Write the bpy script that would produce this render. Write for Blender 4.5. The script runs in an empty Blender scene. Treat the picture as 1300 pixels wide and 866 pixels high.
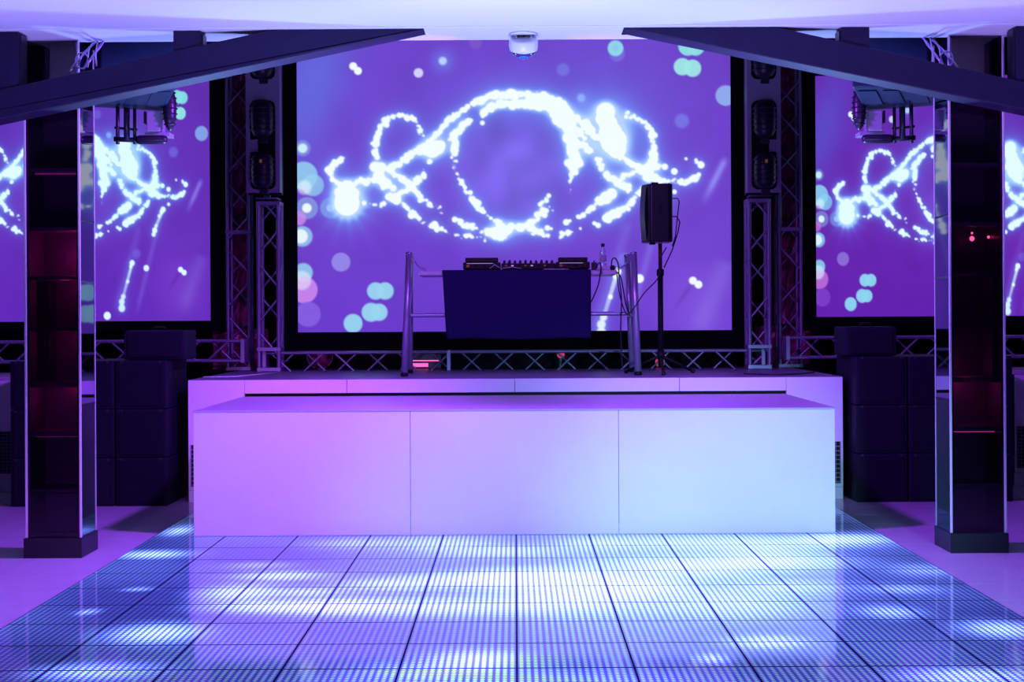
import bpy, bmesh, math, random
import numpy as np
from mathutils import Vector, Matrix

C = bpy.context.scene
COL = C.collection
F, H = 1950.0, 1.49           # focal length in pixels of a 1300 px wide frame, eye height in metres
TH = 0.0055                   # slight camera roll

# ------------------------------------------------------------------ camera, world, light, exposure
cam_d = bpy.data.cameras.new('camera'); cam = bpy.data.objects.new('camera', cam_d); COL.objects.link(cam)
cam_d.sensor_width = 36.0; cam_d.lens = 36.0 * F / 1300.0
cam_d.shift_x = -3.8 / 1300.0; cam_d.shift_y = -29.0 / 1300.0
cam_d.clip_start = 0.05; cam_d.clip_end = 100
cam.matrix_world = Matrix.Translation((0, 0, H)) @ Matrix.Rotation(math.pi / 2, 4, 'X') @ Matrix.Rotation(-TH, 4, 'Z')
C.camera = cam

w = bpy.data.worlds.new('world'); C.world = w; w.use_nodes = True
w.node_tree.nodes['Background'].inputs[0].default_value = (0.10, 0.03, 0.42, 1)
w.node_tree.nodes['Background'].inputs[1].default_value = 0.10

C.view_settings.view_transform = 'Standard'; C.view_settings.look = 'None'
C.view_settings.gamma = 1.0; C.view_settings.use_curve_mapping = False
C.view_settings.exposure = 0.0

def spot(name, loc, target, col, power, angle, blend=0.6, size=0.15):
    d = bpy.data.lights.new(name, 'SPOT'); d.color = col; d.energy = power
    d.spot_size = math.radians(angle); d.spot_blend = blend; d.shadow_soft_size = size
    o = bpy.data.objects.new(name, d); COL.objects.link(o); o.location = loc
    o.rotation_euler = (Vector(target) - Vector(loc)).to_track_quat('-Z', 'Y').to_euler()
    return o

# stage wash lamps of the club: violet and pink from the house left, blue-white from the house right,
# violet downlights over the dance floor, plus added fill spots for the trusses, the ceiling and its edge
spot('wash_spot', (-2.6, 3.0, 1.25), (-2.05, 10.6, 0.0), (0.46, 0.17, 0.92), 1020, 25, 1.0, 0.2)
spot('wash_spot', (2.6, 3.0, 1.25), (1.65, 10.6, 0.0), (0.26, 0.72, 1.0), 1500, 25.5, 1.0, 0.2)
spot('wash_spot', (0.0, 3.0, 1.25), (0.0, 10.6, 0.0), (0.15, 0.42, 1.0), 920, 24, 1.0, 0.2)
spot('down_spot', (-0.25, 9.6, 3.15), (-3.2, 10.3, 0.0), (0.33, 0.05, 1.0), 1150, 120, 0.7, 0.12)
spot('down_spot', (0.25, 9.6, 3.15), (3.2, 10.3, 0.0), (0.32, 0.03, 1.0), 820, 120, 0.7, 0.12)
spot('stage_spot', (-1.6, 9.9, 3.6), (-1.5, 12.5, 0.55), (0.36, 0.08, 0.95), 170, 48, 0.9, 0.15)
spot('stage_spot', (1.6, 9.9, 3.6), (1.5, 12.5, 0.55), (0.36, 0.08, 0.95), 170, 48, 0.9, 0.15)
spot('truss_fill_spot', (0.0, 10.0, 3.6), (0.0, 14.5, 1.3), (0.40, 0.07, 1.0), 240, 80, 0.8, 0.15)  # added fill that lifts the otherwise unlit trusses
spot('ceiling_fill_spot', (0.0, 7.4, 1.0), (0.0, 9.2, 3.25), (0.34, 0.38, 1.0), 640, 84, 0.9, 0.3)  # added fills in mid-air, no fixtures here: they brighten the ceiling from below
spot('ceiling_fill_spot', (-2.3, 7.2, 1.0), (-2.6, 8.9, 3.25), (0.34, 0.28, 1.0), 380, 74, 0.9, 0.3)
spot('ceiling_fill_spot', (2.3, 7.2, 1.0), (2.6, 8.9, 3.25), (0.40, 0.28, 1.0), 380, 74, 0.9, 0.3)
spot('edge_fill_spot', (-2.0, 11.6, 1.1), (-2.2, 9.6, 3.25), (0.24, 0.42, 1.0), 330, 90, 0.9, 0.2)  # added fills above the riser, no fixtures: they brighten the ceiling edge strip
spot('edge_fill_spot', (2.0, 11.6, 1.1), (2.2, 9.6, 3.25), (0.24, 0.42, 1.0), 330, 90, 0.9, 0.2)

# ------------------------------------------------------------------ helpers
def at(x, y, Y):
    """pixel of the 1300x866 photograph at distance Y -> point of the room"""
    dx, dy = x - 650.0, y - 433.0
    u = dx - TH * dy; v = dy + TH * dx
    return Vector(((u - 4.0) * Y / F, Y, H - (v + 29.0) * Y / F))
def AX(x, Y, y=404): return at(x, y, Y).x
def AZ(y, Y, x=650): return at(x, y, Y).z

def srgb(r, g, b):
    f = lambda c: (c / 255 / 12.92) if c <= 10 else ((c / 255 + 0.055) / 1.055) ** 2.4
    return (f(r), f(g), f(b), 1)

MATS = {}
def mat(name, base, rough=0.5, metal=0.0, emit=None, es=0.0, noise=0.0, nscale=20.0, bump=0.0, coat=0.0, trans=0.0, ior=1.45, spec=0.5):
    if name in MATS: return MATS[name]
    m = bpy.data.materials.new(name); m.use_nodes = True; MATS[name] = m
    nt = m.node_tree; p = nt.nodes['Principled BSDF']
    if len(base) == 3: base = (*base, 1)
    p.inputs['Base Color'].default_value = base
    p.inputs['Roughness'].default_value = rough; p.inputs['Metallic'].default_value = metal
    p.inputs['Coat Weight'].default_value = coat; p.inputs['Transmission Weight'].default_value = trans
    p.inputs['IOR'].default_value = ior; p.inputs['Specular IOR Level'].default_value = spec
    if emit: p.inputs['Emission Color'].default_value = (*emit[:3], 1); p.inputs['Emission Strength'].default_value = es
    if noise or bump:
        tc = nt.nodes.new('ShaderNodeTexCoord'); n = nt.nodes.new('ShaderNodeTexNoise')
        n.inputs['Scale'].default_value = nscale; n.inputs['Detail'].default_value = 4
        nt.links.new(tc.outputs['Object'], n.inputs['Vector'])
        if noise:
            mx = nt.nodes.new('ShaderNodeMix'); mx.data_type = 'RGBA'
            mx.inputs['A'].default_value = tuple(c * (1 - noise) for c in base[:3]) + (1,)
            mx.inputs['B'].default_value = tuple(min(1, c * (1 + noise)) for c in base[:3]) + (1,)
            nt.links.new(n.outputs['Fac'], mx.inputs['Factor']); nt.links.new(mx.outputs['Result'], p.inputs['Base Color'])
        if bump:
            b = nt.nodes.new('ShaderNodeBump'); b.inputs['Strength'].default_value = bump; b.inputs['Distance'].default_value = 0.01
            nt.links.new(n.outputs['Fac'], b.inputs['Height']); nt.links.new(b.outputs['Normal'], p.inputs['Normal'])
    return m

M_white = mat('white_panel', (0.80, 0.80, 0.82), 0.42, noise=0.03, nscale=6)
M_deck = mat('deck_laminate', (0.46, 0.44, 0.50), 0.38, noise=0.12, nscale=30)
M_deck2 = mat('stage_deck_vinyl', (0.19, 0.16, 0.28), 0.35, noise=0.12, nscale=30)
M_dark = mat('matt_black', (0.008, 0.007, 0.012), 0.55, noise=0.15, spec=0.25)
M_cab = mat('black_cabinet_paint', (0.009, 0.008, 0.022), 0.6, noise=0.2, nscale=60, bump=0.1, spec=0.2)
M_grille = mat('black_steel_grille', (0.007, 0.006, 0.016), 0.55, noise=0.3, nscale=300, spec=0.2)
M_frame = mat('black_frame_fabric', (0.004, 0.004, 0.006), 0.9, noise=0.1, spec=0.1)
M_beam = mat('dark_stained_beam', (0.014, 0.008, 0.038), 0.5, noise=0.35, nscale=9, spec=0.25)
M_steel = mat('aluminium_tube', (0.50, 0.50, 0.66), 0.33, metal=0.55, noise=0.05)
M_truss = mat('truss_aluminium', (0.36, 0.31, 0.46), 0.38, metal=0.5, noise=0.05)
M_trim = mat('polished_edge_trim', (0.88, 0.80, 0.88), 0.30, metal=0.4)
M_mirror = mat('smoked_mirror', (0.10, 0.10, 0.22), 0.03, metal=1.0, noise=0.04, nscale=3)
M_shelf = mat('plum_shelf_board', (0.045, 0.014, 0.055), 0.4, noise=0.2, spec=0.25)
M_plinth = mat('black_plinth', (0.010, 0.006, 0.020), 0.45, noise=0.15, spec=0.3)
M_wall = mat('dark_wall_paint', (0.018, 0.012, 0.028), 0.8, noise=0.4, nscale=4)
M_ceil = mat('white_ceiling_paint', (0.80, 0.79, 0.82), 0.6, noise=0.02, nscale=3)
M_tile = mat('glossy_pale_tile', (0.62, 0.58, 0.66), 0.16, noise=0.06, nscale=5)
M_grout = mat('grey_grout', (0.10, 0.09, 0.12), 0.8, noise=0.1)
M_cloth = mat('navy_cloth', (0.020, 0.015, 0.085), 0.9, noise=0.15, nscale=200, bump=0.1, spec=0.1)
M_plastic = mat('white_plastic', (0.75, 0.74, 0.78), 0.35, noise=0.02)
M_gear = mat('black_gear_shell', (0.010, 0.009, 0.014), 0.35, noise=0.2, nscale=40)
M_knob = mat('dark_knob', (0.03, 0.025, 0.04), 0.4, noise=0.1)
M_cable = mat('black_cable_rubber', (0.012, 0.008, 0.018), 0.5, noise=0.1)
M_teal = mat('dark_teal_sheet_metal', (0.010, 0.026, 0.060), 0.45, noise=0.35, nscale=6, bump=0.15, spec=0.3)
M_foil = mat('crumpled_wine_foil', (0.38, 0.05, 0.14), 0.32, metal=0.25, noise=0.6, nscale=14, bump=0.9)
M_lampblack = mat('ribbed_lamp_plastic', (0.018, 0.016, 0.030), 0.35, noise=0.2)
M_panelpaint = mat('lamp_panel_paint', (0.30, 0.26, 0.36), 0.55, noise=0.06)
M_glass = mat('clear_glass', (0.85, 0.9, 1.0), 0.02, trans=1.0, ior=1.4)
M_pinklamp = mat('pink_lamp_face', (0.3, 0.05, 0.15), 0.4, emit=(1.0, 0.10, 0.42), es=1.6)
M_redlamp = mat('red_bulb', (0.3, 0.02, 0.05), 0.4, emit=(1.0, 0.06, 0.16), es=6.0)
M_pinkstrip = mat('pink_led_strip', (0.3, 0.05, 0.2), 0.4, emit=(1.0, 0.05, 0.48), es=1.1)
M_violetcable = mat('shiny_violet_cable', (0.55, 0.45, 0.75), 0.18, metal=0.5)
M_amber = mat('amber_indicator', (0.2, 0.1, 0.02), 0.4, emit=(1.0, 0.25, 0.12), es=0.1)
M_redcable = mat('red_cable', (0.25, 0.03, 0.03), 0.5)
M_greybox = mat('grey_projector_shell', (0.28, 0.26, 0.32), 0.5, noise=0.05)
M_dimstrip = mat('dim_pink_glow_strip', (0.3, 0.05, 0.2), 0.4, emit=(1.0, 0.04, 0.5), es=0.16)
M_dot = mat('pale_indicator', (0.4, 0.3, 0.5), 0.4, emit=(0.75, 0.55, 1.0), es=0.5)

class MB:
    def __init__(s): s.v = []; s.f = []; s.sm = []
    def add(s, vs, fs, smooth=False):
        b = len(s.v); s.v += [tuple(v) for v in vs]; s.f += [tuple(i + b for i in f) for f in fs]; s.sm += [smooth] * len(fs); return s
    def box(s, x0, x1, y0, y1, z0, z1):
        x0, x1 = min(x0, x1), max(x0, x1); y0, y1 = min(y0, y1), max(y0, y1); z0, z1 = min(z0, z1), max(z0, z1)
        v = [(x0, y0, z0), (x1, y0, z0), (x1, y1, z0), (x0, y1, z0), (x0, y0, z1), (x1, y0, z1), (x1, y1, z1), (x0, y1, z1)]
        return s.add(v, [(0, 3, 2, 1), (4, 5, 6, 7), (0, 1, 5, 4), (1, 2, 6, 5), (2, 3, 7, 6), (3, 0, 4, 7)])
    def prism(s, poly, y0, y1):
        """outline in x,z swept along y"""
        a = sum(poly[i][0] * poly[(i + 1) % len(poly)][1] - poly[(i + 1) % len(poly)][0] * poly[i][1] for i in range(len(poly)))
        if a < 0: poly = poly[::-1]
        n = len(poly); v = [(p[0], y0, p[1]) for p in poly] + [(p[0], y1, p[1]) for p in poly]
        f = [tuple(range(n)), tuple(range(2 * n - 1, n - 1, -1))] + [(i, i + n, (i + 1) % n + n, (i + 1) % n) for i in range(n)]
        return s.add(v, f)
    def tube(s, pts, r, n=8, r1=None):
        pts = [Vector(p) for p in pts]; vs = []; m = len(pts); up = None
        for i, p in enumerate(pts):
            d = (pts[min(i + 1, m - 1)] - pts[max(i - 1, 0)]).normalized()
            if up is None:
                up = Vector((0, 0, 1)) if abs(d.z) < 0.9 else Vector((1, 0, 0))
            a = d.cross(up).normalized(); b = a.cross(d).normalized(); up = b
            rr = r if r1 is None else r + (r1 - r) * i / (m - 1)
            vs += [p + rr * (math.cos(2 * math.pi * k / n) * a + math.sin(2 * math.pi * k / n) * b) for k in range(n)]
        base = len(s.v)
        s.add(vs, [(i * n + k, i * n + (k + 1) % n, (i + 1) * n + (k + 1) % n, (i + 1) * n + k) for i in range(m - 1) for k in range(n)], True)
        s.f += [tuple(base + k for k in range(n))[::-1], tuple(base + (m - 1) * n + k for k in range(n))]; s.sm += [False, False]
        return s
    def lathe(s, prof, c, n=24, axis='Z'):
        """profile of (radius, height) pairs turned about an axis through c"""
        vs = []; c = Vector(c)
        for r, h in prof:
            for k in range(n):
                a = 2 * math.pi * k / n; x, y = r * math.cos(a), r * math.sin(a)
                o = {'Z': (x, y, h), 'Y': (x, h, -y), 'X': (h, x, y)}[axis]
                vs.append(c + Vector(o))
        m = len(prof); base = len(s.v)
        s.add(vs, [(i * n + k, i * n + (k + 1) % n, (i + 1) * n + (k + 1) % n, (i + 1) * n + k) for i in range(m - 1) for k in range(n)], True)
        s.f += [tuple(base + k for k in range(n))[::-1], tuple(base + (m - 1) * n + k for k in range(n))]; s.sm += [False, False]
        return s
    def mesh(s, name, m, off=(0, 0, 0), bevel=0.0, seg=2):
        me = bpy.data.meshes.new(name); o = Vector(off)
        me.from_pydata([(v[0] - o.x, v[1] - o.y, v[2] - o.z) for v in s.v], [], s.f)
        me.polygons.foreach_set('use_smooth', s.sm)
        if bevel:
            bm = bmesh.new(); bm.from_mesh(me)
            bmesh.ops.remove_doubles(bm, verts=bm.verts, dist=1e-6)
            ed = [e for e in bm.edges if len(e.link_faces) == 2 and e.calc_face_angle(0) > 0.5]
            bmesh.ops.bevel(bm, geom=ed, offset=bevel, segments=seg, affect='EDGES', profile=0.5)
            bm.to_mesh(me); bm.free()
        me.materials.append(m); me.update()
        return me
    def tilt(s, c, ang):
        c = Vector(c); m = Matrix.Rotation(ang, 3, 'X'); s.v = [tuple(c + m @ (Vector(v) - c)) for v in s.v]; return s
    def build(s, name, m, parent=None, bevel=0.0, seg=2):
        me = s.mesh(name, m, root_loc(parent), bevel, seg)
        return link(name, me, parent)

def root_loc(o):
    if o is None: return Vector((0, 0, 0))
    while o.parent: o = o.parent
    return Vector(o['org'])
def link(name, me, parent=None):
    o = bpy.data.objects.new(name, me); COL.objects.link(o)
    if parent: o.parent = parent
    return o
def tag(o, label, cat, group=None):
    o['label'] = label; o['category'] = cat
    if group: o['group'] = group
    return o
def thing(name, loc, label, cat, group=None):
    o = bpy.data.objects.new(name, None); COL.objects.link(o); o.location = loc; o['org'] = list(loc)
    o.empty_display_size = 0.1
    return tag(o, label, cat, group)
def struct(name, mb, m, bevel=0.0):
    o = mb.build(name, m, None, bevel); o['kind'] = 'structure'; o['org'] = [0, 0, 0]; return o
def bx(*a): return MB().box(*a)

UNIT = MB().tube([(0, 0, 0), (0, 0, 1)], 1.0, 6).mesh('brace', M_truss)
def bar(name, a, b, r, parent, me=UNIT):
    """a rod between two points that shares one mesh with all other rods"""
    a, b = Vector(a), Vector(b); d = b - a
    o = link(name, me, parent); o.location = a - root_loc(parent)
    o.rotation_mode = 'QUATERNION'; o.rotation_quaternion = d.to_track_quat('Z', 'Y'); o.scale = (r, r, d.length)
    return o

# ------------------------------------------------------------------ room shell
XW, YB, ZT = 7.2, 16.6, 5.2
fl = struct('floor', bx(-XW, XW, 0, YB, -0.15, -0.012), M_grout)
struct('wall_back', bx(-XW, XW, YB, YB + 0.15, -0.15, ZT), M_wall)
struct('wall_left', bx(-XW - 0.15, -XW, 0, YB + 0.15, -0.15, ZT), M_wall)
struct('wall_right', bx(XW, XW + 0.15, 0, YB + 0.15, -0.15, ZT), M_wall)
ZC = 3.255
ce = struct('ceiling', bx(-XW, XW, 0, 9.27, ZC, ZC + 0.18), M_ceil, 0.004)
struct('trim_1', bx(-XW, XW, 9.285, 9.72, ZC - 0.004, ZC + 0.18), M_ceil, 0.004)      # ceiling edge strip behind the shadow groove
struct('trim_2', bx(-XW, XW, 9.0, 9.5, ZC + 0.19, ZT), M_wall)
struct('wall_top', bx(-XW, XW, 9.0, YB, ZT, ZT + 0.15), M_wall)

# pale floor tiles of the room, half a metre square, on both sides of the light-up floor
G = 0.5; Y0 = 6.04
tile_me = bx(0.002, G - 0.002, 0.002, G - 0.002, -0.012, 0.0).mesh('floor_tile', M_tile)
def ftile(x, y):
    o = link('floor_tile', tile_me, fl); o.location = (x, y, 0)
for j in range(15):
    for i in range(6):
        ftile(-5.5 + i * G, Y0 + j * G); ftile(2.5 + i * G, Y0 + j * G)
for i in range(10): ftile(-2.5 + i * G, 12.04)

# ------------------------------------------------------------------ light-up dance floor
def led_material():
    m = bpy.data.materials.new('led_glass_tile'); m.use_nodes = True
    nt = m.node_tree; N = nt.nodes; L = nt.links; p = N['Principled BSDF']
    p.inputs['Base Color'].default_value = (0.035, 0.035, 0.20, 1); p.inputs['Roughness'].default_value = 0.07
    p.inputs['IOR'].default_value = 1.38
    uv = N.new('ShaderNodeUVMap'); uv.uv_map = 'UVMap'
    sc = N.new('ShaderNodeVectorMath'); sc.operation = 'SCALE'; sc.inputs['Scale'].default_value = 16
    fr = N.new('ShaderNodeVectorMath'); fr.operation = 'FRACTION'
    sb = N.new('ShaderNodeVectorMath'); sb.operation = 'SUBTRACT'; sb.inputs[1].default_value = (0.5, 0.5, 0)
    ln = N.new('ShaderNodeVectorMath'); ln.operation = 'LENGTH'
    mr = N.new('ShaderNodeMapRange'); mr.inputs['From Min'].default_value = 0.38; mr.inputs['From Max'].default_value = 0.22
    at_ = N.new('ShaderNodeAttribute'); at_.attribute_name = 'glow'
    L.new(uv.outputs[0], sc.inputs[0]); L.new(sc.outputs[0], fr.inputs[0]); L.new(fr.outputs[0], sb.inputs[0])
    L.new(sb.outputs[0], ln.inputs[0]); L.new(ln.outputs['Value'], mr.inputs['Value'])
    a = N.new('ShaderNodeMix'); a.data_type = 'RGBA'
    a.inputs['A'].default_value = (0.22, 0.22, 2.4, 1); a.inputs['B'].default_value = (1.15, 2.3, 3.3, 1)
    L.new(mr.outputs[0], a.inputs['Factor'])
    mu = N.new('ShaderNodeMix'); mu.data_type = 'RGBA'; mu.blend_type = 'MULTIPLY'; mu.inputs['Factor'].default_value = 1
    L.new(a.outputs['Result'], mu.inputs['A']); L.new(at_.outputs['Color'], mu.inputs['B'])
    L.new(mu.outputs['Result'], p.inputs['Emission Color']); p.inputs['Emission Strength'].default_value = 1.0
    return m
M_led = led_material()
# where the running light pattern is bright: centre and half size on the photograph, brightness
BLOBS = [(630,735,95,9,1),(540,770,120,10,.9),(700,735,90,13,1.1),(730,760,90,16,1),(810,745,60,9,.9),(880,720,100,14,.9),(960,692,60,11,.8),
 (990,712,80,10,.9),(1050,688,50,7,.7),(930,765,90,18,.8),(975,815,42,7,.9),(605,838,50,10,1.1),(560,852,80,9,.6),(430,770,50,8,.8),(355,731,48,5,.9),
 (305,752,42,9,1),(348,770,72,7,1),(389,752,40,5,.6),(200,804,46,10,1.1),(193,704,37,4,1),(227,674,14,5,.8),(118,853,65,9,.7),(176,748,15,2,.6),
 (112,777,10,3,.6),(330,718,40,4,.4),(1271,799,40,9,.9),(1130,777,32,7,.6),(1085,684,45,6,.8),(1232,860,65,9,.9),(1144,748,40,5,.4),(1171,724,40,7,.4),
 (904,836,14,5,.8),(640,700,70,7,.55),(760,690,50,8,.6),(560,690,60,8,.5),(450,690,50,6,.4),(860,690,60,8,.6),(650,865,200,10,.3),(1000,745,60,8,.6),(500,742,60,7,.7)]
BW = []
for (x, y, hw, hh, a) in BLOBS:
    def fp(px, py):
        u = px - 650 - TH * (py - 433); v = py - 433 + TH * (px - 650); d = H * F / (v + 29)
        return (u - 4) * d / F, d
    cx, cy = fp(x, y); hx = hw * cy / F; hy = (fp(x, y - hh)[1] - fp(x, y + hh)[1]) / 2
    BW.append((cx, cy, hx, hy, a))
def glow(x, y):
    g = 0.08 + 0.18 * math.exp(-((x - 0.25) / 1.15) ** 2) + 0.06 * math.sin(3.1 * x + 1.3 * y) * math.sin(2.3 * y - x)
    for cx, cy, hx, hy, a in BW:
        q = ((x - cx) / hx) ** 2 + ((y - cy) / hy) ** 2
        if q < 9: g += a * math.exp(-0.9 * q)
    return max(0.06, min(g, 1.5))
df = thing('dance_floor', (0, 9.04, 0), 'light-up dance floor of square glass panels glowing blue and white', 'dance floor')
bx(-2.5, 2.5, Y0, 12.04, -0.012, -0.010).build('base_tray', M_dark, df)
NT = 10
def led_tile(x0, y0):
    g = 0.004; gy = 0.0065; vs = []; uv = []; fs = []
    for j in range(NT + 1):
        for i in range(NT + 1):
            vs.append((x0 + g + (G - 2 * g) * i / NT, y0 + gy + (G - 2 * gy) * j / NT, 0.0)); uv.append((i / NT, j / NT))
    for j in range(NT):
        for i in range(NT):
            a = j * (NT + 1) + i; fs.append((a, a + 1, a + NT + 2, a + NT + 1))
    nt_ = len(vs)
    rim = [0, NT, (NT + 1) * (NT + 1) - 1, (NT + 1) * NT]
    for r in rim: vs.append((vs[r][0], vs[r][1], -0.010)); uv.append((0, 0))
    for k in range(4): fs.append((rim[k], nt_ + k, nt_ + (k + 1) % 4, rim[(k + 1) % 4]))
    o = Vector(df['org'])
    me = bpy.data.meshes.new('led_tile'); me.from_pydata([(v[0] - o.x, v[1] - o.y, v[2]) for v in vs], [], fs)
    ul = me.uv_layers.new(name='UVMap')
    li = np.empty(len(me.loops), dtype=np.int32); me.loops.foreach_get('vertex_index', li)
    ul.data.foreach_set('uv', np.array(uv, dtype=np.float32)[li].ravel())
    ca = me.color_attributes.new('glow', 'FLOAT_COLOR', 'POINT')
    cs = []
    for k, v in enumerate(vs):
        q = glow(v[0], v[1]) if k < nt_ else 0.0
        cs += [q, q, q, 1]
    ca.data.foreach_set('color', np.array(cs, dtype=np.float32))
    me.materials.append(M_led); me.materials.append(M_dark)
    for q in range(NT * NT, NT * NT + 4): me.polygons[q].material_index = 1
    return link('led_tile', me, df)
for j in range(12):
    for i in range(10): led_tile(-2.5 + i * G, Y0 + j * G)

# ------------------------------------------------------------------ projected picture of the three screens
def picture():
    X0, Y0_, W_, H_ = 340, 0, 640, 460
    xx, yy = np.meshgrid(np.arange(W_) + X0 + 0.5, np.arange(H_) + Y0_ + 0.5)
    rng = np.random.RandomState(4)
    def gs(cx, cy, sx, sy, ang=0.0):
        dx, dy = xx - cx, yy - cy; c, s = math.cos(ang), math.sin(ang)
        return np.exp(-(((dx * c + dy * s) / sx) ** 2 + ((-dx * s + dy * c) / sy) ** 2))
    bg = np.empty((H_, W_, 3)); bg[:] = (110, 66, 202)
    def tint(m, col, a):
        bg[:] = bg + (np.array(col, float) - bg) * (m * a)[..., None]
    tint(gs(395, 110, 45, 120, 0.35), (98, 112, 226), 0.8)
    tint(gs(655, 205, 75, 80), (128, 118, 236), 0.75)
    tint(gs(770, 140, 100, 90), (110, 100, 220), 0.5)
    tint(gs(640, 130, 150, 60), (104, 90, 215), 0.45)
    tint(np.clip((yy - 300) / 120, 0, 1), (104, 54, 206), 0.6)
    tint(gs(880, 390, 55, 70), (132, 84, 224), 0.75)
    tint(gs(930, 60, 60, 60), (100, 62, 178), 0.5)
    tint(gs(520, 330, 100, 40), (108, 62, 205), 0.5)
    # soft light shafts in the lower right
    for (ax, ay, bx_, by, wd, a) in ((800, 280, 750, 430, 7, .25), (845, 250, 790, 440, 5, .35), (924, 200, 892, 262, 4.5, .9), (880, 360, 852, 400, 3, -.3), (925, 330, 880, 440, 14, .3)):
        L = math.hypot(bx_ - ax, by - ay); t = ((xx - ax) * (bx_ - ax) + (yy - ay) * (by - ay)) / L
        d = ((xx - ax) * (by - ay) - (yy - ay) * (bx_ - ax)) / L
        m = np.exp(-(d / wd) ** 2) * np.clip(t / 10, 0, 1) * np.clip((L - t) / 30, 0, 1)
        tint(m, (150, 140, 245) if a > 0 else (80, 40, 150), abs(a))
    # blotchy mist
    n = rng.rand(24, 32); n = np.kron(n, np.ones((20, 20)))[:H_, :W_]
    def blur(a, s):
        fy = np.fft.fftfreq(a.shape[0])[:, None]; fx = np.fft.fftfreq(a.shape[1])[None]
        return np.real(np.fft.ifft2(np.fft.fft2(a) * np.exp(-2 * (math.pi * s) ** 2 * (fx ** 2 + fy ** 2))))
    bg *= (1 + (0.05 + 0.30 * gs(655, 205, 75, 80)) * (blur(n, 9) - 0.5))[..., None]
    # bokeh discs: x, y, radius, colour, opacity, softness
    cy_, lv, wh, pk, bl = (158, 214, 240), (160, 150, 240), (250, 250, 255), (214, 140, 240), (130, 140, 245)
    for (x, y, r, c, a, s) in [(532,92,6,(230,225,250),.9,1.5),(449,83,5,wh,1,1.5),(455,89,5,wh,1,1.5),(605,54,8,(150,110,200),.35,2),(384,187,6,wh,1,2),(384,187,10,cy_,.4,3),
        (385,222,18,cy_,.85,2),(397,234,14,cy_,.8,2),(386,237,9,wh,.6,4),(389,263,14,cy_,.5,2),(389,263,6,wh,1,1.5),(419,263,13,cy_,.5,2),(419,263,5,wh,1,1.5),(379,276,9,pk,.8,2),
        (383,299,13,cy_,.8,2),(381,299,9,wh,.9,2),(384,345,12,cy_,.85,2),(385,367,17,pk,.85,1.5),(382,355,12,wh,.5,3),(390,398,16,(138,100,230),.8,1.5),(432,332,12,lv,.8,1.5),
        (476,369,11,cy_,.95,1.5),(488,369,11,cy_,.95,1.5),(470,396,12,cy_,.95,1.5),(480,396,11,cy_,.95,1.5),(447,410,12,cy_,.95,1.5),(785,69,10,(130,120,230),.6,2),(783,62,10,(150,220,235),.95,1.5),
        (783,62,4,(150,180,240),.5,3),(875,60,12,(150,225,228),.95,1.5),(885,61,11,(150,225,228),.95,1.5),(868,86,11,(165,232,228),.95,1.5),(881,88,11,(165,232,228),.95,1.5),(923,123,13,(150,180,240),.9,1.5),
        (716,89,8,bl,.5,4),(867,155,9,bl,.6,4),(739,125,5,(200,225,255),.8,4),(812,355,5.5,wh,1,1.5),(880,358,5,wh,1,1.5),(887,363,5,wh,1,1.5),(734,437,7,wh,1,1.5),(793,330,8,bl,.5,4),
        (690,420,9,lv,.5,2),(563,77,5,wh,1,3)]:
        d = np.hypot(xx - x, yy - y); m = np.clip((r - d) / s + 0.5, 0, 1)
        bg[:] = bg + (np.array(c, float) - bg) * (m * a)[..., None]
    dots = np.zeros((H_, W_))
    def dot(x, y, r, a=1.0):
        i0, i1 = int(max(0, y - r * 2.5 - 1)), int(min(H_, y + r * 2.5 + 2)); x -= X0
        j0, j1 = int(max(0, x - r * 2.5 - 1)), int(min(W_, x + r * 2.5 + 2))
        if i1 <= i0 or j1 <= j0: return
        q, p = np.mgrid[i0:i1, j0:j1]
        d = np.hypot(p + 0.5 - x, q + 0.5 - y)
        dots[i0:i1, j0:j1] = np.maximum(dots[i0:i1, j0:j1], a * np.clip((r - d) / 1.2 + 0.5, 0, 1))
    def strand(pts, r=3.0, dens=1.0, jit=2.0):
        for (ax, ay), (bx_, by) in zip(pts[:-1], pts[1:]):
            L = math.hypot(bx_ - ax, by - ay); k = max(3, int(L / 1.15 * dens))
            for i in range(k):
                t = (i + rng.rand()) / k
                dot(ax + (bx_ - ax) * t + rng.randn() * jit * 0.8, ay + (by - ay) * t + rng.randn() * jit * 0.8, max(0.8, r * (0.2 + 0.82 * rng.rand() ** 1.7)))
    S = strand
    S([(437,200),(423,208),(417,215),(422,229),(435,234),(446,235),(455,228),(467,229)], 4.2)
    S([(467,229),(478,228),(485,227)], 3, .7)
    S([(478,211),(485,227),(492,238)], 6.5, 1.2, 3)
    S([(473,213),(484,212),(495,213)], 4.5)
    S([(477,199),(476,181),(480,167),(488,154),(502,146)], 4.2); S([(502,146),(513,145),(525,150)], 4.2)
    S([(525,150),(533,160),(534,170)], 3.6); S([(534,170),(538,178)], 1.5, .6)
    S([(495,213),(508,206),(518,198),(529,191),(548,178),(559,166)], 4.6, 1.1); S([(559,166),(568,155),(577,146),(588,139),(605,129)], 3.8)
    S([(605,129),(625,122),(644,120),(667,119),(687,123)], 5.2, 1.2)
    S([(597,151),(585,162),(578,171),(579,184),(579,194)], 4.6); S([(571,177),(579,176)], 3.6); S([(577,196),(577,214),(583,227)], 2, .7)
    S([(583,227),(591,243)], 3); S([(591,243),(602,257),(615,270)], 3.6); S([(615,270),(625,279),(634,287)], 2.6, .8)
    S([(611,147),(618,139),(631,134),(644,132),(657,133),(672,132),(687,137)], 5.0, 1.2); dot(613,156,3)
    S([(672,128),(695,132),(708,146),(721,162),(727,179),(728,194),(728,212)], 7.4, 1.5, 3.5); S([(728,212),(725,232)], 4.5); S([(725,232),(722,244)], 1.5, .5)
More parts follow.
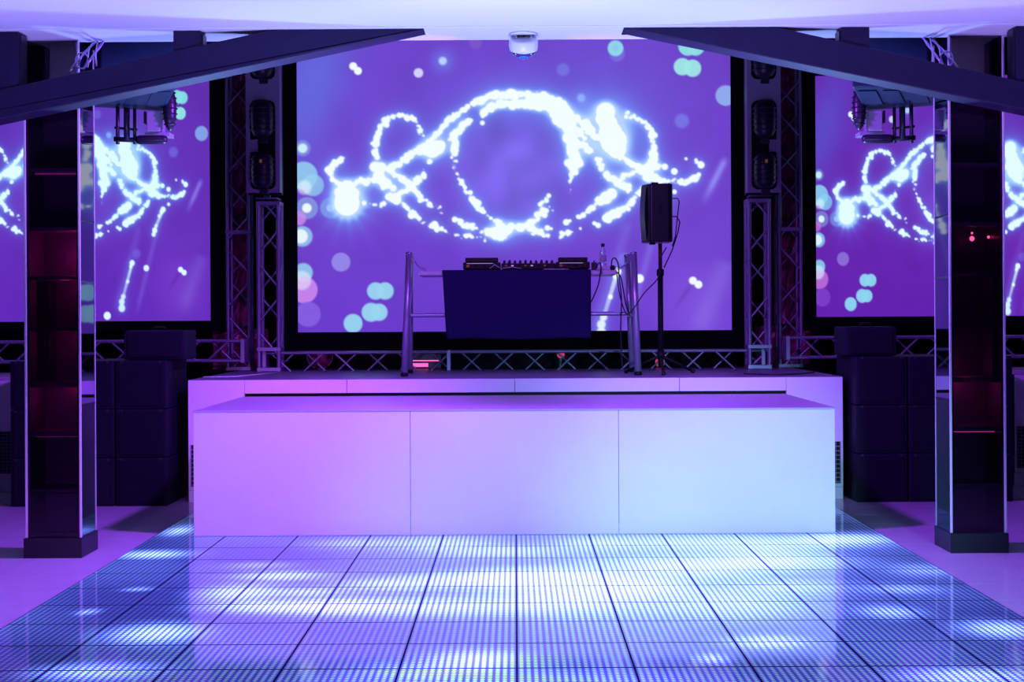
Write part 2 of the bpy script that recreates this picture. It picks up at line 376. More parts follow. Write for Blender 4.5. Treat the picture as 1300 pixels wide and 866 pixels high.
    S([(687,121),(695,125),(716,133),(728,148),(746,161),(756,174),(770,178)], 5.8, 1.3, 2.5); S([(705,137),(722,150),(736,166),(742,176)], 5, 1.2)
    dot(770,143,12); dot(773,158,12); dot(776,170,15); dot(780,180,17); dot(765,152,8); dot(784,190,12)
    S([(739,183),(752,194)], 4.4); S([(757,203),(764,204),(764,214)], 4); S([(767,222),(784,232),(800,243)], 4.4)
    S([(784,196),(800,209),(814,215),(828,222)], 4.0); S([(793,147),(807,150)], 3); S([(807,150),(821,158)], 3); S([(821,158),(830,169),(831,188),(831,202)], 4.2)
    S([(831,196),(828,213),(823,226)], 5.5, 1.2); S([(818,213),(840,213)], 4.6); S([(820,226),(839,230)], 5.2); dot(845,213,4); dot(857,219,4.2); dot(857,245,3)
    S([(839,230),(853,232),(865,234),(876,232)], 3.2, .8); S([(872,233),(885,227),(891,222)], 4.4); dot(891,211,4.5); S([(889,208),(883,205)], 2.4); dot(872,203,2)
    S([(790,227),(805,220),(814,215)], 3.6); S([(788,236),(800,243)], 4); S([(815,214),(822,224)], 5)
    S([(746,268),(759,257),(768,251)], 4); dot(770,252,8); dot(777,247,7); dot(763,256,6)
    S([(675,295),(685,295)], 3.6); S([(685,297),(698,302)], 3.6); S([(709,301),(721,298),(727,296)], 3.6); S([(738,292),(742,288)], 3.6); S([(755,287),(760,286)], 3.4)
    S([(768,280),(785,271)], 5.6, 1.2); S([(785,271),(797,264),(805,252),(818,240)], 4.8)
    dot(695,290,3.5); dot(700,291,2); dot(719,283,4); dot(724,281,2); S([(733,277),(740,274)], 3.6); S([(744,269),(752,264)], 3)
    S([(684,274),(695,268),(702,266)], 4.2); S([(687,259),(693,254)], 3.2); dot(697,249,3)
    S([(676,283),(682,278)], 3.4); S([(670,287),(674,293)], 5); dot(681,294,4)
    S([(499,219),(515,229),(525,236)], 5, 1.1); S([(525,236),(532,250),(543,257)], 3.8); S([(543,257),(557,266),(563,271)], 2, .6)
    S([(577,277),(583,283),(599,288)], 4); S([(599,288),(605,292)], 4.6); S([(610,294),(628,294)], 4.2)
    S([(628,294),(642,294),(650,290)], 7, 1.4, 3); S([(632,282),(638,290)], 4); S([(656,290),(667,288),(675,284)], 6, 1.2)
    S([(466,257),(482,258)], 2, .6); S([(482,260),(488,257)], 3.6); S([(494,249),(506,252)], 6.5, 1.3); S([(510,258),(518,264)], 3.4); S([(520,267),(530,276)], 5, 1.1); S([(533,280),(543,285)], 2.4, .8)
    S([(546,285),(560,292)], 4.4); S([(560,292),(571,297)], 2, .5); S([(577,298),(583,299)], 4); S([(587,299),(601,300)], 4.2); S([(608,301),(620,302)], 2, .7); S([(624,298),(640,303)], 5)
    S([(497,250),(511,243),(525,234)], 4.2); S([(525,234),(536,225)], 4); S([(536,225),(539,216)], 3); S([(544,207),(547,201)], 3.6)
    dot(549,190,10); dot(556,187,9); dot(541,191,6); dot(560,184,6)
    dot(440,257,16); dot(440,250,15); dot(430,243,6); dot(448,245,8); dot(462,257,3)
    dot(682,273,4); dot(686,260,3)
    for (x, y, r) in ((784,346,5),(781,352,3),(775,378,3),(766,404,5),(763,413,6),(763,424,7),(829,290,5),(827,297,4),(832,282,3),(846,254,5),(838,265,3),(843,258,4)): dot(x, y, r, .9 if y < 400 else .62)
    for (ax, ay, bx_, by) in ((784,346,766,404),(846,254,829,288)):
        for i in range(40):
            t = i / 39; dot(ax + (bx_ - ax) * t, ay + (by - ay) * t, 3.2, .42 + .15 * (1 - t))
    q_ = np.clip(blur(dots, 0.85) * 1.55 - 0.2, 0, 1); dots = q_ * q_ * (3 - 2 * q_)
    halo = 0.8 * blur(dots, 4.0) + 0.7 * blur(dots, 10.0) + 0.6 * blur(dots, 20.0)
    star = 0.9 * gs(440, 258, 26, 26) + 0.8 * gs(775, 165, 34, 40) + 0.45 * gs(563, 77, 14, 14) + 0.35 * gs(645, 292, 24, 18) + .3 * gs(549, 190, 22, 18) + .3 * gs(740, 125, 14, 14)
    ang = np.arctan2(yy - 258, xx - 440); star += 0.22 * np.exp(-np.hypot(xx - 440, yy - 258) / 26) * (np.sin(ang * 14) > 0.2) * (yy > 258)
    h = np.clip(halo + star, 0, 1.2)
    img = bg + (np.array((118, 160, 255.0)) - bg) * np.clip(h * 1.05, 0, .92)[..., None]
    img += np.clip(h - .55, 0, 1)[..., None] * np.array((110, 90, 20.0))
    img = img + (np.array((252, 254, 255.0)) - img) * np.clip(dots, 0, 1)[..., None]
    lin = np.clip(img, 0, 255) / 255.0
    lin = np.where(lin < 0.04045, lin / 12.92, ((lin + 0.055) / 1.055) ** 2.4)
    return X0, Y0_, lin
PX0, PY0, PIC = picture()

def screen_material(name):
    m = bpy.data.materials.new(name); m.use_nodes = True; nt = m.node_tree; p = nt.nodes['Principled BSDF']
    p.inputs['Base Color'].default_value = (0.02, 0.02, 0.02, 1); p.inputs['Roughness'].default_value = 0.9; p.inputs['Specular IOR Level'].default_value = 0.0
    a = nt.nodes.new('ShaderNodeAttribute'); a.attribute_name = 'picture'
    nt.links.new(a.outputs['Color'], p.inputs['Emission Color']); p.inputs['Emission Strength'].default_value = 1.0
    return m
M_screen = screen_material('projected_picture')
def screen_surface(x0, x1, z0, z1, Y, cx0, cx1, cy0, cy1, nx, nz, parent, gain):
    """screen sheet; the colour of every vertex is the picture sampled between cx0..cx1, cy0..cy1"""
    us, vsn = np.meshgrid(np.linspace(0, 1, nx), np.linspace(0, 1, nz))
    o = root_loc(parent)
    co = np.stack([x0 + (x1 - x0) * us - o.x, np.full_like(us, Y - o.y), z1 + (z0 - z1) * vsn - o.z], -1).reshape(-1, 3)
    i = np.arange(nz - 1)[:, None] * nx + np.arange(nx - 1)[None]
    q = np.stack([i, i + nx, i + nx + 1, i + 1], -1).reshape(-1, 4)
    me = bpy.data.meshes.new('picture_surface')
    me.vertices.add(len(co)); me.vertices.foreach_set('co', co.astype(np.float32).ravel())
    me.loops.add(q.size); me.loops.foreach_set('vertex_index', q.astype(np.int32).ravel())
    me.polygons.add(len(q)); me.polygons.foreach_set('loop_start', np.arange(0, q.size, 4, dtype=np.int32))
    me.update(calc_edges=True); me.validate()
    px = np.clip(cx0 + (cx1 - cx0) * us - PX0 - .5, 0, PIC.shape[1] - 1.01); py = np.clip(cy0 + (cy1 - cy0) * vsn - PY0 - .5, 0, PIC.shape[0] - 1.01)
    ix, iy = px.astype(int), py.astype(int); fx, fy = (px - ix)[..., None], (py - iy)[..., None]
    c = (PIC[iy, ix] * (1 - fx) + PIC[iy, ix + 1] * fx) * (1 - fy) + (PIC[iy + 1, ix] * (1 - fx) + PIC[iy + 1, ix + 1] * fx) * fy
    wgt = np.clip(c[..., 1:2] / 0.5, 0, 1)                       # the projector's colour balance differs on the plain ground only
    c = c * (np.array(gain) * (1 - wgt) + wgt * np.array((min(1, gain[0] * .92), 1.0, 1.0)))
    rgba = np.concatenate([c, np.ones(c.shape[:2] + (1,))], -1).reshape(-1, 4)
    ca = me.color_attributes.new('picture', 'FLOAT_COLOR', 'POINT'); ca.data.foreach_set('color', rgba.astype(np.float32).ravel())
    me.materials.append(M_screen)
    return link('picture_surface', me, parent)
def screen(label, x0, x1, z0, z1, Y, fw, fb, crop, nx, nz, gain, loc):
    t = thing('projection_screen', loc, label, 'screen')
    screen_surface(x0, x1, z0, z1, Y, *crop, nx, nz, t, gain)
    bx(x0 - fw, x1 + fw, Y - 0.03, Y + 0.09, z0 - fb, z0).build('frame_bar', M_frame, t, 0.004)
    bx(x0 - fw, x1 + fw, Y - 0.03, Y + 0.09, z1, z1 + fw).build('frame_bar', M_frame, t, 0.004)
    bx(x0 - fw, x0, Y - 0.03, Y + 0.09, z0, z1).build('frame_bar', M_frame, t, 0.004)
    bx(x1, x1 + fw, Y - 0.03, Y + 0.09, z0, z1).build('frame_bar', M_frame, t, 0.004)
    bx(x0, x1, Y + 0.06, Y + 0.07, z0, z1).build('back_cloth', M_frame, t)
    return t
YS = 14.85
mx0, mx1 = AX(377.5, YS, 235), AX(928, YS, 235); mz0, mz1 = AZ(420.5, YS), AZ(16, YS)
screen('large centre projection screen in black frame behind the white stage', mx0, mx1, mz0, mz1, YS, 23 * YS / F, 23 * YS / F, (377, 929, 16, 421), 470, 350, (1, 1, 1), (0, YS, mz0 - 0.2))
YL = 14.95
def px2cx_r(x): return 377 + (x - 1036) / 348 * 552
def px2cy_r(y): return (y - 275) / .737 + 258
rx0, rx1 = AX(1036, YL), AX(1384, YL); rz0, rz1 = AZ(402, YL, 1100), AZ(96.5, YL, 1036)
screen('smaller projection screen on the right, half hidden by a shelf pillar', rx0, rx1, rz0, rz1, YL, 20 * YL / F, 13 * YL / F, (377, 929, px2cy_r(97), px2cy_r(403)), 290, 255, (0.86, 0.30, 0.68), (rx0, YL, rz0))
lx0, lx1 = AX(-85, YL), AX(268, YL); lz0, lz1 = AZ(407.5, YL, 200), AZ(100, YL, 260)
screen('smaller projection screen on the left, half hidden by a shelf pillar', lx0, lx1, lz0, lz1, YL, 19 * YL / F, 13 * YL / F, (388, 940, (100 - 237) / .735 + 215, (407 - 237) / .735 + 215), 290, 255, (0.82, 0.48, 0.78), (lx1, YL, lz0))

# ------------------------------------------------------------------ white stage and the low riser in front of it
YF, SX, SZ = 12.54, 2.67, 1.0
st = thing('stage', (0, 13.6, 0), 'wide white stage platform under the screens with a shallow slot along its front', 'stage')
bx(-SX, SX, YF, 15.3, SZ - 0.03, SZ).build('deck', M_deck2, st, 0.004)
XI = 2.21
for s in (-1, 1):
    bx(s * XI, s * SX, YF - 0.012, YF + 0.02, 0.10, SZ - 0.004).build('front_panel', M_white, st, 0.003)
    bx(s * XI, s * SX, YF - 0.004, YF + 0.02, 0.0, 0.098).build('kick_panel', M_white, st, 0.002)
    bx(s * SX, s * (SX - 0.02), YF + 0.022, 15.3, 0.0, SZ - 0.03).build('side_panel', M_white, st, 0.002)
    vg = bx(s * (SX - 0.14), s * (SX - 0.02), YF - 0.018, YF - 0.013, 0.13, 0.47).build('vent_grille', M_dark, st)
    sl = MB()
    for k in range(9):
        sl.box(s * (SX - 0.14), s * (SX - 0.02), YF - 0.022, YF - 0.019, 0.14 + 0.036 * k, 0.146 + 0.036 * k)
    for k in range(4):
        x = SX - 0.135 + 0.036 * k; sl.box(s * x, s * (x + 0.005), YF - 0.023, YF - 0.019, 0.13, 0.47)
    sl.build('grille_bars', M_panelpaint, vg)['kind'] = 'stuff'
zsl = AZ(501, YF)
sx = [-XI, AX(440, YF), AX(653, YF), AX(862, YF), XI]
for a, b in zip(sx[:-1], sx[1:]):
    bx(a + 0.0015, b - 0.0015, YF - 0.012, YF + 0.02, zsl + 0.02, SZ - 0.004).build('fascia_panel', M_white, st, 0.003)
bx(-XI, XI, YF + 0.05, YF + 0.06, 0.0, zsl + 0.03).build('slot_back', M_dark, st)

YR, RZ = 10.58, 0.863
rs = thing('riser', (0, 11.5, 0), 'low white box riser standing on the dance floor in front of the stage', 'riser')
rx = [AX(245.5, YR, 600), AX(521, YR, 600), AX(785.5, YR, 590), AX(1060.5, YR, 590)]
for a, b in zip(rx[:-1], rx[1:]):
    bx(a + 0.0015, b - 0.0015, YR, YR + 0.02, 0.0, RZ - 0.012).build('front_panel', M_white, rs, 0.002)
for x in (rx[0], rx[3]):
    s = 1 if x < 0 else -1
    bx(x, x + s * 0.02, YR + 0.022, YF - 0.03, 0.0, RZ - 0.012).build('side_panel', M_white, rs, 0.002)
bx(rx[0], rx[3], YR - 0.002, YF - 0.03, RZ - 0.012, RZ).build('top_board', M_deck, rs, 0.002)

# white low side platforms at both edges of the room
for s, nm in ((-1, 'left'), (1, 'right')):
    xi = s * 4.36; t = thing('side_platform', (s * 5.2, 13.6, 0), 'low white side platform with a vent grille past the %s speaker stack' % nm, 'platform')
    for k in range(3):
        bx(xi + s * 0.6 * k + 0.002 * s, xi + s * 0.6 * (k + 1), 13.4, 13.43, 0.12, 0.97).build('front_panel', M_white, t, 0.003)
    bx(xi, xi + s * 1.8, 13.41, 13.44, 0.0, 0.115).build('kick_panel', M_white, t, 0.002)
    bx(xi, xi + s * 1.8, 13.40, 14.6, 0.972, 1.0).build('deck', M_deck, t, 0.003)
    g = bx(xi + s * 0.01, xi + s * 0.24, 13.388, 13.398, 0.16, 0.52).build('vent_grille', M_dark, t)
    sl = MB()
    for k in range(12): sl.box(xi + s * 0.01, xi + s * 0.24, 13.384, 13.387, 0.17 + 0.03 * k, 0.175 + 0.03 * k)
    for k in range(8): sl.box(xi + s * (0.012 + 0.031 * k), xi + s * (0.016 + 0.031 * k), 13.383, 13.387, 0.16, 0.52)
    sl.build('grille_bars', M_panelpaint, g)['kind'] = 'stuff'

# ------------------------------------------------------------------ subwoofer stacks
SUBS = {}
def subwoofer(x0, x1, Y, z0, z1, label, s):
    t = thing('subwoofer', ((x0 + x1) / 2, Y + 0.37, z0), label, 'speaker', 'stacked subwoofers on the %s side' % ('left' if s < 0 else 'right'))
    ox = (x0 + x1) / 2; wd = (x1 - x0); hh = z1 - z0
    if not SUBS:
        cab = MB(); a = wd / 2 - 0.006
        cab.box(-a, a, 0, 0.75, 0, hh - 0.004); SUBS['cab'] = cab.mesh('cabinet', M_cab, (0, 0.37, 0), 0.010)
        SUBS['gr'] = bx(-a + 0.025, a - 0.025, -0.008, -0.0005, 0.022, hh - 0.026).mesh('grille', M_grille, (0, 0.37, 0), 0.003)
        for q in (-1, 1):
            SUBS['hd', q] = bx(q * (a + 0.003), q * (a + 0.001), 0.25, 0.42, hh * 0.45, hh * 0.75).mesh('handle', M_dark, (0, 0.37, 0))
            SUBS['sc', q] = MB().lathe([(0.012, 0), (0.009, 0.006)], (q * (a - 0.05), -0.012, hh - 0.014), 10, 'Y').mesh('corner_screw', M_knob, (0, 0.37, 0))
    link('cabinet', SUBS['cab'], t); link('grille', SUBS['gr'], t); 
    for q in (-1, 1): link('handle', SUBS['hd', q], t); link('corner_screw', SUBS['sc', q], t)
ROW = ['bottom', 'middle', 'top']; CN = ['the column beside the white stage', 'the middle column behind the pillar', 'the outermost column past the pillar']
YSUB = 12.3; WS = 67 * YSUB / F; HS = 0.39
for s in (-1, 1):
    xin = 2.785 if s < 0 else 2.72
    for c in range(3):
        for r in range(3):
            x = s * (xin + WS * (c + .5))
            subwoofer(x - WS / 2, x + WS / 2, YSUB, HS * r, HS * (r + 1), 'black subwoofer cabinet, %s box in %s on the %s' % (ROW[r], CN[c], 'left' if s < 0 else 'right'), s)
    a, b = (AX(160, 12.5), AX(238, 12.5)) if s < 0 else (AX(1070, 12.5), AX(1135, 12.5))
    t = thing('monitor_speaker', ((a + b) / 2, 12.6, 3 * HS), 'small dark box speaker lying on top of the %s subwoofer stack' % ('left' if s < 0 else 'right'), 'speaker')
    bx(a, b, 12.42, 12.85, 3 * HS, 3 * HS + 0.235).build('cabinet', M_cab, t, 0.012)
    bx(a + 0.03, b - 0.03, 12.41, 12.418, 3 * HS + 0.02, 3 * HS + 0.21).build('grille', M_grille, t, 0.003)
    MB().tube([((a + b) / 2 - 0.05, 12.6, 3 * HS + 0.236), ((a + b) / 2 - 0.04, 12.6, 3 * HS + 0.26), ((a + b) / 2 + 0.04, 12.6, 3 * HS + 0.26), ((a + b) / 2 + 0.05, 12.6, 3 * HS + 0.236)], 0.01, 8).build('handle', M_dark, t)

# ------------------------------------------------------------------ shelf pillars
def glass_tint():
    m = bpy.data.materials.new('smoked_glass'); m.use_nodes = True; nt = m.node_tree; nt.nodes.remove(nt.nodes['Principled BSDF'])
    t = nt.nodes.new('ShaderNodeBsdfTransparent'); t.inputs[0].default_value = (0.75, 0.62, 0.78, 1)
    g = nt.nodes.new('ShaderNodeBsdfGlossy'); g.inputs['Roughness'].default_value = 0.02
    f = nt.nodes.new('ShaderNodeFresnel'); f.inputs[0].default_value = 1.5; x = nt.nodes.new('ShaderNodeMixShader')
    nt.links.new(f.outputs[0], x.inputs[0]); nt.links.new(t.outputs[0], x.inputs[1]); nt.links.new(g.outputs[0], x.inputs[2])
    nt.links.new(x.outputs[0], nt.nodes['Material Output'].inputs[0]); return m
M_smoke = glass_tint()
PY, PD = 9.66, 0.33
def pillar(s):
    nm = 'left' if s < 0 else 'right'
    xo, xi = 3.075, 2.735                        # outer and inner x
    t = thing('shelf_pillar', (s * (xo + xi) / 2, PY + PD / 2, 0), 'tall dark mirrored shelf pillar with pink edges, %s of the dance floor' % nm, 'pillar')
    B = lambda x0, x1, y0, y1, z0, z1: bx(s * x0, s * x1, y0, y1, z0, z1)
    B(xi - 0.01, xo + 0.015, PY - 0.03, PY + PD + 0.02, 0.0, 0.125).build('plinth', M_plinth, t, 0.004)
    z0 = 0.126; z1 = ZC - 0.006
    B(xi, xi + 0.02, PY, PY + PD, z0, z1).build('mirror_side', M_mirror, t)
    for k, (za, zb) in enumerate(((0.95, 0.962), (1.73, 1.742), (2.12, 2.132))):
        B(xi - 0.004, xi - 0.0005, PY + 0.01, PY + PD - 0.01, za, zb).build('mirror_joint', M_dark, t)
    B(xo - 0.02, xo, PY, PY + PD, z0, z1).build('side_panel', M_shelf, t)
    B(xi + 0.021, xo - 0.021, PY + PD - 0.02, PY + PD, z0, z1).build('back_panel', M_shelf, t)
    for x in (xi, xo):
        B(x - 0.007, x + 0.007, PY - 0.016, PY - 0.001, z0, z1).build('edge_trim', M_trim, t, 0.003)
    B(xi - 0.004, xi + 0.004, PY + PD + 0.001, PY + PD + 0.009, z0, z1).build('rear_edge_trim', M_trim, t)
    zs = [AZ(y, PY + 0.05) for y in (619, 547, 485, 415, 350, 288, 213)]
    for k, z in enumerate(zs):
        th = 0.034 if k in (1, 2) else 0.024
        sh = B(xi + 0.022, xo - 0.022, PY + 0.012, PY + PD - 0.022, z - th / 2, z + th / 2).build('shelf', M_shelf, t, 0.002)
        if k == 1 or (k == 6 and s < 0):  # topmost left strip glows in place of a pink-lit shelf edge
            B(xi + 0.03, xo - 0.03, PY + 0.10, PY + 0.112, z - th / 2 - 0.010, z - th / 2 - 0.001).build('glow_strip', M_pinkstrip if s > 0 else M_dimstrip, sh)
    if s < 0: B(xo - 0.10, xo - 0.03, PY + 0.16, PY + 0.30, zs[3] + 0.02, zs[4] - 0.02).build('divider', M_dark, t); B(xo - 0.10, xo - 0.03, PY + 0.16, PY + 0.30, zs[2] + 0.02, zs[3] - 0.02).build('divider', M_dark, t)
    else:
        for k in (3, 4): B(xo - 0.06, xo - 0.045, PY + 0.05, PY + 0.30, zs[k - 1] + 0.02, zs[k] - 0.02).build('divider', M_shelf, t)
        for (px, py, r) in ((1234, 303, 0.016), (1255, 301, 0.009), (1234, 296, 0.007)):
            p = at(px, py, PY + 0.2); MB().lathe([(r * .2, -r), (r * .8, -r * .6), (r, 0), (r * .8, r * .6), (r * .2, r)], p, 10).build('lamp_bulb', M_redlamp, t)
    B(xi + 0.009, xo - 0.009, PY - 0.004, PY + 0.001, z0, z1).build('glass_front', M_smoke, t)
    lamps = ((2.82, 320, 0.16, 2.2), (2.86, 362, 0.12, 0.8), (2.86, 430, 0.12, 0.7), (2.90, 495, 0.10, 1.0)) if s < 0 else ((2.86, 362, 0.06, 0.12), (2.86, 470, 0.10, 0.4), (2.90, 495, 0.10, 0.9))
    for (lx, py, dy, e) in lamps:
        d = bpy.data.lights.new('shelf_lamp', 'POINT'); d.color = (1.0, 0.03, 0.42); d.energy = e; d.shadow_soft_size = 0.0; d.specular_factor = 0.0
        o = bpy.data.objects.new('shelf_lamp', d); COL.objects.link(o); o.location = (s * lx, PY + dy, AZ(py, PY))
pillar(-1); pillar(1)

# ------------------------------------------------------------------ sloping beams under the ceiling
YBM = 9.32
def beam(s, tip, low, up0, up1, stubs):
    nm = 'left' if s < 0 else 'right'
    P = lambda q: (at(q[0], q[1], YBM).x, min(at(q[0], q[1], YBM).z, ZC - 0.006))
    def ext(a, b, x):
        k = (b[1] - a[1]) / (b[0] - a[0]); return (x, a[1] + k * (x - a[0]))
    xe = -820 if s < 0 else 2130
    tl = (tip[0], tip[1]); loe = ext(tl, low, xe); upe = ext(up0, up1, xe)
    t0 = P((tip[0], tip[1] - 14)); poly = [P(tl), P(loe), P(upe), (P(up0)[0], ZC - 0.006), (t0[0], ZC - 0.006)]
    c = P(((tip[0] + xe) / 2, (tl[1] + loe[1]) / 2))
    t = thing('ceiling_beam', (c[0], YBM + 0.15, c[1]), 'long dark sloping beam under the white ceiling, rising from the %s edge toward the middle' % nm, 'beam')
    MB().prism(poly, YBM, YBM + 0.20).build('timber', M_beam, t, 0.006)
    for (xa, xb, yb) in stubs:
        za = at((xa + xb) / 2, yb, YBM).z
        pst = bx(AX(xa, YBM, 50), AX(xb, YBM, 50), YBM + 0.02, YBM + 0.17, za, ZC - 0.006).build('hanger_post', M_beam, t, 0.004)
        xs = AX(xb if s < 0 else xa, YBM, 50)
        bx(xs, xs - s * 0.008, YBM + 0.05, YBM + 0.16, za + 0.10, ZC - 0.02).build('steel_bracket', M_lampblack, pst)
beam(-1, (538, 36), (0, 151), (345, 35), (0, 112), [(219, 254, 80), (-16, 22, 130)])
beam(1, (792, 34), (1300, 138.5), (985, 33), (1300, 103), [(1069, 1105, 70), (1291, 1330, 120)])

# ------------------------------------------------------------------ dome camera
pc = at(664.5, 36, 9.5); pc.z = ZC - 0.004
k = 9.5 / F
t = thing('dome_camera', (pc.x, pc.y, pc.z), 'white dome camera hanging from the ceiling edge in the middle of the room', 'camera')
MB().lathe([(0.075, 0), (0.085, -0.004), (0.08, -0.012), (0.02, -0.014)], pc, 32).build('mount_plate', M_plastic, t)
for s in (-1, 1): bx(pc.x + s * 0.048 - 0.009, pc.x + s * 0.048 + 0.009, pc.y - 0.02, pc.y + 0.02, pc.z - 0.050, pc.z - 0.012).build('bracket', M_plastic, t, 0.003)
MB().tube([pc + Vector((0, 0, -0.012)), pc + Vector((0.01, 0, -0.035)), pc + Vector((-0.01, 0, -0.06))], 0.008, 8).build('cable', M_cable, t)
pv = pc + Vector((0, -0.01, -0.09)); TL = math.radians(30)
MB().lathe([(0.080, -0.050), (0.089, -0.065), (0.091, -0.092), (0.088, -0.118), (0.078, -0.122), (0.070, -0.118), (0.072, -0.070), (0.074, -0.050)], pc + Vector((0, 0, 0.016)), 40).tilt(pv, TL).build('housing_ring', M_plastic, t)
MB().lathe([(0.071, -0.070), (0.071, -0.075), (0.02, -0.078)], pc + Vector((0, 0, 0.016)), 32).tilt(pv, TL).build('inner_tray', M_dark, t)
dm = MB().lathe([(0.078, -0.112), (0.078, -0.130), (0.066, -0.150), (0.042, -0.164), (0.004, -0.170)], pc + Vector((0, 0, 0.018)), 40).tilt(pv, math.radians(12)).build('dome', mat('dark_dome_plastic', (0.02, 0.03, 0.12), 0.05, coat=1.0), t)
MB().lathe([(0.036, -0.1745), (0.030, -0.1795), (0.006, -0.1835)], pc + Vector((0, -0.006, 0.025)), 24).tilt(pv, math.radians(-4)).build('lens_ring', mat('lens_glass', (0.1, 0.35, 0.9), 0.08, metal=0.6), dm)

# ------------------------------------------------------------------ trusses
def truss(name, a, b, w_, h_, axis, label, r=0.022, bay=0.60, phase=0.0, plates=()):
    """box truss; a,b corner-centre points of its axis; axis 'Z' upright or 'X' lying"""
    a, b = Vector(a), Vector(b); L = (b - a).length
    t = thing(name, a, label, 'truss')
    e1, e2 = (Vector((1, 0, 0)), Vector((0, 1, 0))) if axis == 'Z' else (Vector((0, 0, 1)), Vector((0, 1, 0)))
    d = (b - a).normalized()
    for i in (-1, 1):
        for j in (-1, 1):
            o = e1 * (i * w_ / 2) + e2 * (j * h_ / 2); bar('chord', a + o, b + o, r, t)
    n = int(L / (bay / 2)) + 2
    def brace(o0, o1, t0, t1):
        lo, hi = max(t0, 0.02), min(t1, L - 0.02)
        if hi - lo < 0.03: return
        f = lambda q: o0 + (o1 - o0) * ((q - t0) / (t1 - t0)) + a + d * q
        bar('brace', f(lo), f(hi), 0.010, t)
    hb = bay / 2
    for kk in range(n):
        t0 = phase + kk * hb - hb + 0.05; t1 = t0 + hb - 0.10; sgn = 1 if kk % 2 else -1
        for j in (-1, 1):
            A = e1 * (sgn * j * -w_ / 2) + e2 * (j * h_ / 2); B_ = e1 * (sgn * j * w_ / 2) + e2 * (j * h_ / 2); brace(A, B_, t0, t1)
            A = e1 * (j * w_ / 2) + e2 * (sgn * -h_ / 2); B_ = e1 * (j * w_ / 2) + e2 * (sgn * h_ / 2); brace(A, B_, t0, t1)
    for q in plates:
        c = a + d * q; v = e1 * (w_ / 2 + 0.02) + e2 * (h_ / 2 + 0.02) + d * 0.018
        v = Vector((abs(v.x), abs(v.y), abs(v.z))); bx(c.x - v.x, c.x + v.x, c.y - v.y, c.y + v.y, c.z - v.z, c.z + v.z).build('flange_plate', M_truss, t, 0.003)
    return t
YT = 14.45
for s, nm in ((-1, 'left'), (1, 'right')):
    X = (AX(341, YT, 360) if s < 0 else AX(964, YT, 360))
    truss('truss_tower', (X, YT + 0.1, SZ), (X, YT + 0.1, AZ(255, YT)), 0.185, 0.2, 'Z', 'short aluminium truss tower on the stage beside the %s edge of the centre screen' % nm, 0.021, 0.64, 0.1, (0.02, 0.21, 1.0 + AZ(255, YT) - 2.01))
    Y2 = 14.75
    X2 = (AX(302, Y2, 260) if s < 0 else AX(1003, Y2, 260))
    truss('truss_tower', (X2, Y2 + 0.1, SZ), (X2, Y2 + 0.1, 4.3), 0.20, 0.2, 'Z', 'tall aluminium truss tower next to the %s side screen' % nm, 0.017, 0.64, 0.25, (0.02, AZ(425, Y2)))
    xa, xb = (AX(316, 14.6), AX(-60, 14.6)) if s < 0 else (AX(992, 14.6), AX(1370, 14.6))
    zc = AZ(443, 14.6)
    truss('truss_beam', (xa, 14.45, zc), (xb, 14.45, zc), 0.185, 0.16, 'X', 'low horizontal truss behind the %s subwoofer stack under the side screen' % nm, 0.015, 0.6, 0.1, (0.02,))
    # a drape of crumpled foil hangs inside the tall tower and behind the low truss
    rnd = random.Random(5 + s)
    for (x0, x1, z0, z1, lab) in ((X2 - 0.11, X2 + 0.10, 1.42, 4.2, 'narrow crumpled dark red foil drape hanging behind the tall %s tower'), (X2 - 0.3, X2 + 0.24, 1.01, 1.40, 'crumpled wine red foil bundle behind the foot of the tall %s tower')):
        nx, nz = 8, max(8, int((z1 - z0) * 14)); g = MB(); W1 = nx + 1
        vs = [(x0 + (x1 - x0) * ii / nx, 15.03 + rnd.uniform(-.02, .02), z0 + (z1 - z0) * jj / nz) for jj in range(nz + 1) for ii in range(nx + 1)]
        g.add(vs, [(jj * W1 + ii, jj * W1 + ii + 1, (jj + 1) * W1 + ii + 1, (jj + 1) * W1 + ii) for jj in range(nz) for ii in range(nx)])
        o = g.build('foil_drape', M_foil); o['org'] = [0, 0, 0]; tag(o, lab % nm, 'drape')
        sm = o.modifiers.new('thickness', 'SOLIDIFY'); sm.thickness = 0.004
zc = AZ(458.5, 14.7)
truss('truss_beam', (AX(338, 14.7), 14.62, zc), (AX(966, 14.7), 14.62, zc), 0.185, 0.2, 'X', 'long low horizontal truss lying on the stage below the centre screen', 0.015, 0.60, 0.02, (0.01, AX(570.5, 14.7) - AX(338, 14.7), AX(966, 14.7) - AX(338, 14.7) - 0.01))
# curtain behind the low truss, dim
g = MB()
cv = [(-2.2 + 4.4 * i / 120, 15.45 + 0.04 * math.sin(i * 0.9)) for i in range(121)]
g.add([(x, y, 0.0) for x, y in cv] + [(x, y, 2.0) for x, y in cv], [(i, i + 1, i + 122, i + 121) for i in range(120)], True)
o = g.build('backdrop_curtain', mat('black_velvet', (0.012, 0.006, 0.016), 0.9, noise=0.3), None); tag(o, 'black pleated curtain hanging under the centre screen behind the low truss', 'curtain')
sm = o.modifiers.new('thickness', 'SOLIDIFY'); sm.thickness = 0.006
